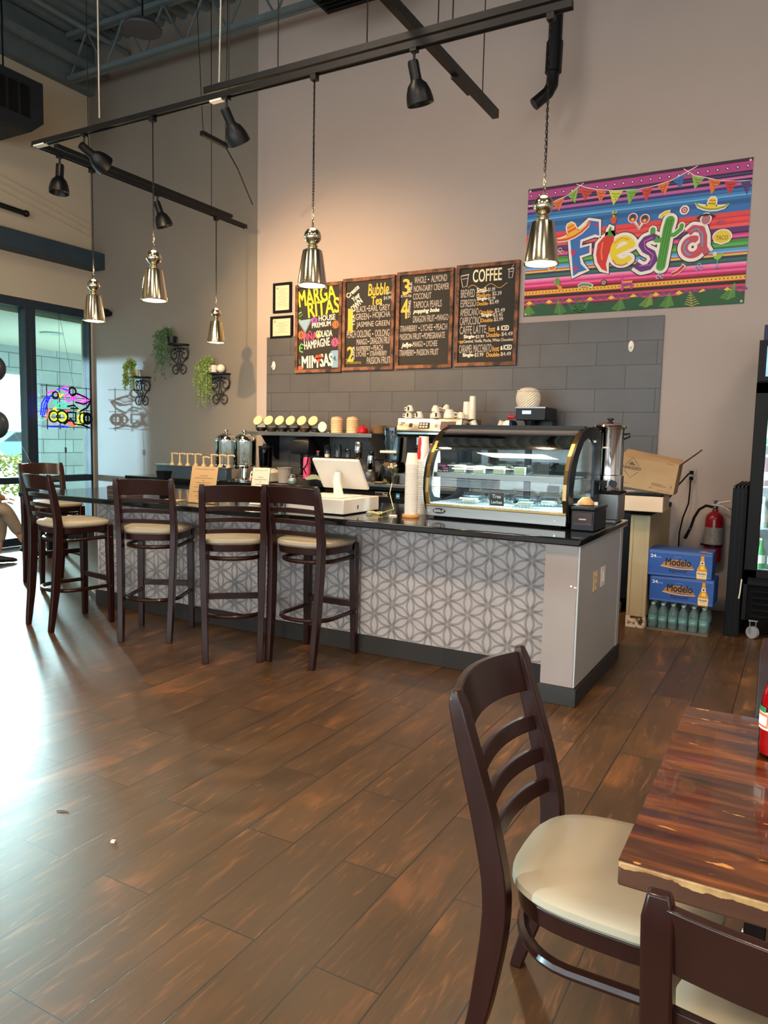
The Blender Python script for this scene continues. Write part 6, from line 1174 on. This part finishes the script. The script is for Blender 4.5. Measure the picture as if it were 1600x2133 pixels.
for r_ in range(4):
    for c in range(6):
        lb_ = 'clear water bottle in the front row under the beer cases, %s from left' % WN[c] if r_ == 0 else 'clear water bottle in the %s row of the pack under the beer cases' % ('', 'second', 'third', 'rear')[r_]
        lc = (-.735 - .179 + c * .0716, 5.99 - .10 + r_ * .067, .013)
        if first is None:
            t = first = thing('water_bottle', lb_, 'bottle', lc, 0, 'water bottles in the shrink wrapped pack')
            B().lathe([(.001, 0), (.028, 0), (.033, .008), (.031, .03), (.033, .05), (.033, .11), (.031, .13), (.014, .17), (.0125, .185), (.001, .186)], 20, cap=False).build('bottle_body', mat('water_plastic', '8fb0b2', .10, trans=.5, alpha=.5, vary=.1, vs=40), t)
            B().lathe([(.0335, .055), (.0335, .098)], 20, cap=False).build('paper_label', mat('water_label', '5f9294', .5, vary=.25, vs=60), t); B().lathe([(.015, .178), (.015, .192), (.001, .194)], 16).build('cap', mat('cap_white', 'b8c0b4', .4), t)
            b_ = B(); vs, fs = glyphs('DASANI'); x0 = min(v[0] for v in vs); x1 = max(v[0] for v in vs); b_.col = hx('c8dcd8'); b_.add([(.0342 * math.cos(R(-100) + ((v[0] - x0) / (x1 - x0) - .5) * 1.3), .0342 * math.sin(R(-100) + ((v[0] - x0) / (x1 - x0) - .5) * 1.3), .068 + v[1] * .018) for v in vs], fs); b_.build('label_lettering', 'print', t)
        else: dup(first, lc, None, lb_)
for k in range(24): pass
# outlet and cords
ot = thing('wall_outlet', 'duplex wall outlet with two black plugs behind the boxes', 'outlet', (-.812, YW, 1.135)); B().box(-.036, .036, -.006, 0, -.057, .057).build('cover_plate', mat('plate_grey', 'a3988f', .4), ot, bevel=.002)
for z in (-.024, .026): B().box(-.017, .017, -.008, -.006, z - .014, z + .014).build('socket', 'white_plastic', ot)
for k, (z, path, l) in enumerate(((1.161, [(-.812, 6.81, 1.161), (-.83, 6.78, 1.15), (-.90, 6.7, 1.05), (-.93, 6.62, .98), (-.96, 6.56, .93)], 'black power cord running from the upper plug down behind the white carton'), (1.111, [(-.812, 6.81, 1.111), (-.812, 6.77, 1.08), (-.812, 6.77, 1.0), (-.815, 6.76, .9), (-.85, 6.74, .78), (-.865, 6.7, .66), (-.86, 6.66, .5), (-.86, 6.6, .02)], 'black power cord hanging from the lower plug to behind the beer cases'))):
    t = thing('black_cable', l, 'cable', (0, 0, 0)); B().tube(path, .0065, 8).build('cord', 'matte_black', t); b_ = B(); b_.box(-.827, -.797, 6.80, 6.841, z - .014, z + .014); b_.build('plug', 'matte_black', t, bevel=.004)
# fire extinguisher
fx = thing('fire_extinguisher', 'red fire extinguisher hanging on the wall behind the beer cases', 'fire extinguisher', (-.603, 6.74, .44)); B().lathe([(.001, 0), (.070, 0), (.073, .01), (.073, .34), (.065, .375), (.04, .40), (.022, .41), (.022, .425), (.001, .426)], 32).build('cylinder', mat('ext_red', '8f1220', .35, coat=.4), fx)
B().lathe([(.0738, .14), (.0738, .28)], 32, cap=False).build('instruction_label', mat('ext_label', '8a8480', .5, vary=.25, vs=50), fx); b_ = B(); b_.lathe([(.075, .118), (.077, .12), (.077, .135), (.075, .137)], 32); b_.tube([(-.07, 0, .128), (-.095, -.01, .13)], .008, 6); b_.build('strap', 'black_metal', fx)
b_ = B(); b_.cyl((0, 0, .42), (0, 0, .455), .02); b_.ball((0, -.022, .44), .012, 8); b_.build('valve', 'brushed', fx); b_ = B(); b_.tube([(-.02, 0, .46), (.04, 0, .485), (.11, 0, .50)], .013, 6, flat=.6); b_.build('carry_handle', 'white_plastic', fx); b_ = B(); b_.tube([(0, 0, .465), (.05, 0, .455), (.11, 0, .42)], .011, 6, flat=.6); b_.build('squeeze_lever', 'white_plastic', fx)
b_ = B(); b_.box(-.012, .012, -.01, .01, .468, .50); b_.build('pull_pin', mat('pin_blue', '2a3a6a', .5), fx)
B().tube([(-.02, -.01, .445), (-.07, -.02, .455), (-.12, -.03, .42), (-.155, -.035, .35), (-.175, -.04, .27)], .011, 10).build('hose', 'matte_black', fx); B().tube([(-.175, -.04, .27), (-.215, -.05, .17)], [.011, .014], 10).build('nozzle', 'matte_black', fx); b_ = B(); b_.tube([(-.178, -.04, .262), (-.182, -.04, .252)], .013, 10); b_.build('hose_clip', 'steel', fx)
# dark cabinet and merchandiser fridge
t_ = thing('slim_black_cabinet', 'slim black cabinet with ribbed top between the wall and the drinks fridge', 'cabinet', (-.37, 6.33, 0)); B().box(-.055, .045, -.36, .48, 0, 1.09).build('body', mat('cabinet_black', '090d13', .6, spec=.25), t_, bevel=.004); b_ = B()
for k in range(4): b_.box(-.05 + k * .024, -.038 + k * .024, -.35, .47, 1.09, 1.108)
b_.build('top_rib', 'iron', t_)
for x in (-.02, .012): B().box(x, x + .004, -.364, -.36, .02, 1.08).build('front_seam', 'iron', t_)
fr = thing('drinks_fridge', 'tall black glass door drinks fridge with lit header at the right edge', 'fridge', (.07, 6.30, 0)); X0, X1 = -.385, .385
mat('fridge_black', '0d0e10', .55, vary=.05, spec=.25)
b_ = B(); b_.box(X0, X0 + .03, -.36, .40, .14, 2.13); b_.box(X1 - .03, X1, -.36, .40, .14, 2.13); b_.box(X0, X1, .37, .40, .14, 2.13); b_.box(X0, X1, -.36, .40, 2.10, 2.13); b_.box(X0, X1, -.36, .40, .40, .46); b_.box(X0, X1, -.35, .40, 1.82, 1.86); b_.build('cabinet', 'fridge_black', fr, bevel=.003)
b_ = B(); b_.box(X0, X1, -.33, -.30, .14, .42)
for k in range(5): b_.box(X0 + .06, X1 - .06, -.362, -.33, .17 + k * .045, .185 + k * .045)
b_.build('lower_grille', 'matte_black', fr); B().box(X0 + .035, X1 - .035, .355, .365, .46, 1.82).build('liner', mat('liner', 'e8f0ec', .5), fr)
b_ = B(); b_.box(X0 + .05, X1 - .05, -.375, -.362, 1.88, 2.09); b_.build('lit_header', mat('header_blue', '8fb4c8', .4, emit='7aa8c4', es=.9, vary=.35, vs=9), fr); b_ = B(); b_.box(X0, X1, -.38, -.36, 2.09, 2.13); b_.box(X0, X1, -.38, -.36, 1.85, 1.88); b_.box(X0, X0 + .05, -.38, -.36, 1.88, 2.09); b_.box(X1 - .05, X1, -.38, -.36, 1.88, 2.09); b_.build('header_frame', 'fridge_black', fr)
dr = B(); dr.box(X0, X0 + .085, -.40, -.362, .46, 1.84); dr.box(X1 - .085, X1, -.40, -.362, .46, 1.84); dr.box(X0, X1, -.40, -.362, .46, .52); dr.box(X0, X1, -.40, -.362, 1.76, 1.84); do = dr.build('door', 'fridge_black', fr, bevel=.004); B().box(X0 + .08, X1 - .08, -.385, -.380, .5, 1.78).build('door_glass', 'clear_glass', do); B().box(X1 - .045, X1 - .02, -.43, -.40, 1.05, 1.35).build('door_handle', 'fridge_black', do, bevel=.006)
for x in (X0 + .045, X1 - .055): B().box(x, x + .01, -.33, -.32, .5, 1.78).build('led_strip', 'led', fr)
for z in (.50, .80, 1.10, 1.40): B().box(X0 + .035, X1 - .035, -.31, .35, z, z + .012).build('shelf', 'liner', fr)
for sx in (X0 + .08, X1 - .08):
    for sy in (-.30, .33):
        b_ = B(); b_.cyl((sx - .008, sy - .012, .045), (sx + .008, sy + .012, .045), .045, n=24); c_ = b_.build('caster_wheel', 'rubber', fr); b_ = B(); b_.box(sx - .022, sx - .017, sy - .02, sy + .03, .045, .13); b_.box(sx + .017, sx + .022, sy - .02, sy + .03, .045, .13); b_.box(sx - .03, sx + .03, sy - .01, sy + .05, .125, .14); b_.build('caster_fork', 'steel', c_)
tag(B().tube([(-.325, 5.915, .44), (-.33, 5.905, .34), (-.335, 5.90, .30)], .005, 6).build('white_cable', 'white_plastic'), 'short white cable hanging on the front corner of the drinks fridge', 'cable')
tag(B().box(-.30, .35, 6.1, 6.6, 2.131, 2.26).build('blue_carton', mat('navy_carton', '1a2448', .6), bevel=.003), 'dark blue box lying on top of the drinks fridge', 'box')
bc = ['2c8a34', '2f9a3a', 'd8e0dc', 'c8a040', '7a1a1a', 'b8d8e0']; RW = ['bottom', 'second', 'third', 'top']; fb = {}
for s_ in range(4):
    for c in range(6):
        x = .07 - .29 + c * .075; cl = bc[(s_ * 2 + (0 if s_ == 0 else c)) % 6]; lc = (x, 6.30 - .26, .513 + s_ * .30)
        kd = {'2c8a34': 'green', '2f9a3a': 'bright green', 'd8e0dc': 'clear', 'c8a040': 'amber', '7a1a1a': 'dark red', 'b8d8e0': 'pale blue'}[cl]
        lb_ = '%s bottle on the %s fridge shelf, %s from left' % (kd, RW[s_], WN[c])
        if cl not in fb:
            t = fb[cl] = thing('chilled_bottle', lb_, 'bottle', lc, 0, 'bottles inside the drinks fridge')
            B().lathe([(.001, 0), (.028, 0), (.030, .006), (.030, .12), (.012, .17), (.011, .215), (.001, .216)], 20).build('glass', mat('bt_' + cl, cl, .15, vary=.05), t); B().lathe([(.0305, .04), (.0305, .10)], 20, cap=False).build('label_band', 'paper_white', t); B().lathe([(.013, .205), (.013, .222), (.001, .223)], 14).build('cap', 'cream', t)
        else: dup(fb[cl], lc, None, lb_)
# ---------------------------------------------------------------- person seated at the left edge
def skin_body(name, pts, edges, m, parent, sub=1):
    me = bpy.data.meshes.new(name); me.from_pydata([p[:3] for p in pts], edges, []); o = bpy.data.objects.new(name, me); C.objects.link(o); o.parent = parent
    sk = o.modifiers.new('skin', 'SKIN'); sd = me.skin_vertices[0].data
    for i, p in enumerate(pts): sd[i].radius = (p[3], p[4] if len(p) > 4 else p[3])
    sd[0].use_root = True; sk.use_smooth_shade = True; o.modifiers.new('sub', 'SUBSURF').levels = sub; o.modifiers['sub'].render_levels = sub + 1
    me.materials.append(M[m]); return o
pe = thing('person', 'person seated leaning forward in dark top, khaki trousers and dark shoes', 'person', (-7.38, 4.45, 0), R(60))
# local frame: +x is forward (towards the bar), +y to the person's left, seat height .47
bp_ = [(0, 0, .58, .13, .11), (.05, 0, .75, .12, .10), (.15, 0, .93, .135, .11), (.21, 0, 1.03, .09, .09), (.25, 0, 1.10, .05), (.28, 0, 1.17, .05),
       (.21, .17, 1.02, .055), (.29, .24, .78, .042), (.36, .18, .70, .036), (.43, .13, .645, .026), (.21, -.17, 1.02, .055), (.31, -.24, .79, .042), (.38, -.16, .73, .036), (.44, -.09, .695, .026),
       (.06, .09, .54, .085), (.42, .10, .53, .065), (.40, .12, .30, .052), (.37, .13, .08, .038), (.06, -.09, .55, .085), (.44, -.05, .60, .065), (.55, .07, .38, .052), (.64, .14, .20, .036)]
be = [(0, 1), (1, 2), (2, 3), (3, 4), (4, 5), (2, 6), (6, 7), (7, 8), (8, 9), (2, 10), (10, 11), (11, 12), (12, 13), (0, 14), (14, 15), (15, 16), (16, 17), (0, 18), (18, 19), (19, 20), (20, 21)]
skin_body('body', bp_, be, 'skin', pe)
mat('top_dark', '1d2630', .8); mat('khaki', '9c8b73', .85); mat('hair', '3a2a1e', .6, vary=.3, vs=40); mat('shoe', '14181e', .4)
skin_body('shirt', [(-.01, 0, .55, .165, .135), (.05, 0, .75, .14, .12), (.15, 0, .93, .155, .125), (.22, 0, 1.04, .10, .09), (.21, .17, 1.025, .068), (.35, .20, .86, .06), (.21, -.17, 1.025, .068), (.37, -.19, .88, .06)], [(0, 1), (1, 2), (2, 3), (2, 4), (4, 5), (2, 6), (6, 7)], 'top_dark', pe)
skin_body('trousers', [(0, 0, .57, .155, .12), (.06, .09, .54, .10), (.42, .10, .53, .08), (.405, .12, .32, .068), (.385, .13, .20, .066), (.06, -.09, .55, .10), (.44, -.05, .60, .08), (.54, .06, .40, .066), (.59, .10, .30, .064)], [(0, 1), (1, 2), (2, 3), (3, 4), (0, 5), (5, 6), (6, 7), (7, 8)], 'khaki', pe)
h_ = B(); h_.loft([[(.055 + a * math.cos(2 * PI * k / 20) + fx_, b * math.sin(2 * PI * k / 20), z) for k in range(20)] for a, b, z, fx_ in ((.02, .02, 1.19, .02), (.055, .048, 1.205, .015), (.075, .062, 1.25, .01), (.088, .070, 1.31, 0), (.088, .072, 1.36, -.005), (.065, .058, 1.41, -.01), (.01, .01, 1.425, -.01))]); hd_ = h_.build('head', 'skin', pe, sub=1); hd_.location = (.24, 0, -.02)
b_ = B(); b_.lathe([(.001, -.02), (.012, -.012), (.010, .008), (.004, .02)], 10, (.148, 0, 1.30)); b_.build('nose', 'skin', hd_)
for sy in (-1, 1): B().ball((.128, sy * .03, 1.325), .010, 10).build('eye', 'ceramic', hd_); B().ball((.05, sy * .072, 1.31), .016, 10, 1.6).build('ear', 'skin', hd_)
b_ = B(); b_.tube([(.135, -.022, 1.262), (.142, 0, 1.260), (.135, .022, 1.262)], .005, 6); b_.build('mouth', mat('lip', '9a5548', .5), hd_)
h_ = B(); h_.loft([[(.035 + a * math.cos(2 * PI * k / 20), b * math.sin(2 * PI * k / 20), z) for k in range(20)] for a, b, z in ((.05, .055, 1.22), (.075, .076, 1.28), (.085, .080, 1.36), (.082, .075, 1.40), (.05, .05, 1.435), (.01, .01, 1.44))]); h_.build('hair', 'hair', hd_)
for nm, P0, dx in (('shoe', (.39, .13), .0), ('shoe', (.66, .15), .13)):
    tl = R(-38) if dx else 0; s_ = B(); s_.loft([[(x, w * math.cos(a), zc + hh * math.sin(a)) for a in [2 * PI * k / 14 for k in range(14)]] for x, w, zc, hh in ((-.09, .02, .04, .03), (-.07, .035, .045, .042), (0, .038, .045, .042), (.08, .045, .034, .03), (.14, .038, .028, .024), (.175, .012, .022, .012))])
    s_.tf(Matrix.Translation((P0[0], P0[1], (.075 if dx else 0))) @ Euler((0, R(28) if dx else 0, 0)).to_matrix().to_4x4()); s_.build('shoe', 'shoe', pe)
for sy in (-1, 1):
    hn = B(); hn.cb((.31, sy * .12, .685), (.08, .07, .026)); 
    for k in range(4): hn.tube([(.345, sy * .12 + (k - 1.5) * .019, .688), (.385, sy * .12 + (k - 1.5) * .02, .683), (.41 - .006 * abs(k - 1.2), sy * .12 + (k - 1.5) * .02, .668)], [.009, .008, .007], 8)
    hn.tube([(.29, sy * .085, .685), (.325, sy * .062, .682), (.35, sy * .06, .675)], [.011, .010, .008], 8); hn.build('hand', 'skin', pe, sub=1).location = (.13, sy * (.0 if sy > 0 else -.03), -.05 if sy > 0 else .005)
ac = thing('lounge_chair', 'dark boxy chair under the seated person at the left edge', 'chair', (-7.38, 4.45, 0), R(60)); b_ = B(); b_.box(-.28, .22, -.27, .27, .36, .46); b_.build('seat', 'matte_black', ac, bevel=.02); B().box(-.36, -.26, -.27, .27, .36, .85).build('backrest', 'matte_black', ac, bevel=.02)
for sx in (-.26, .18):
    for sy in (-.22, .22): B().box(sx - .02, sx + .02, sy - .02, sy + .02, 0, .36).build('leg', 'matte_black', ac)
bt = thing('low_black_table', 'low dark square side table beside the seated person near the windows', 'table', (-7.30, 5.46, 0), R(0)); B().box(-.15, .15, -.12, .15, .52, .68).build('top_block', mat('dark_navy', '1a222c', .5), bt, bevel=.01)
for sx in (-.12, .12):
    for sy in (-.09, .12): B().box(sx - .018, sx + .018, sy - .018, sy + .018, 0, .52).build('leg', 'black_metal', bt)
for k, (z, l) in enumerate(((2.02, 'grey round balloon at the left picture edge, upper of two'), (1.44, 'grey round balloon at the left picture edge, lower of two'))):
    t = thing('balloon', l, 'balloon', ((-7.35, -6.7)[k], (4.88, 4.448)[k], z), 0, 'grey balloons at the left edge'); B().lathe([(.001, -.15), (.012, -.145), (.02, -.13)] + [(.125 * math.sin(PI * q / 16) ** .9 if q < 16 else .001, .0 - .135 * math.cos(PI * q / 16)) for q in range(1, 17)], 28).build('balloon_skin', mat('balloon', '3a4248', .25), t); B().tube([(0, 0, -.15), (.0, .08, -.4), ((.05, -.6)[k], (.58, 1.0)[k] , -z + .69)], .0015, 4).build('string', 'white_plastic', t)
# floor litter
tag(B().cb((-1.975, 1.70, .004), (.014, .012, .007), .4).build('white_crumb', 'paper_white'), 'tiny white crumb on the wooden floor planks in the left foreground', 'crumb')
tag(B().tube([(-2.32, 1.74, .002), (-2.30, 1.755, .002), (-2.275, 1.757, .002)], .0012, 5).build('hair_strand', 'iron'), 'thin dark strand lying on the floor left of the white crumb', 'strand')
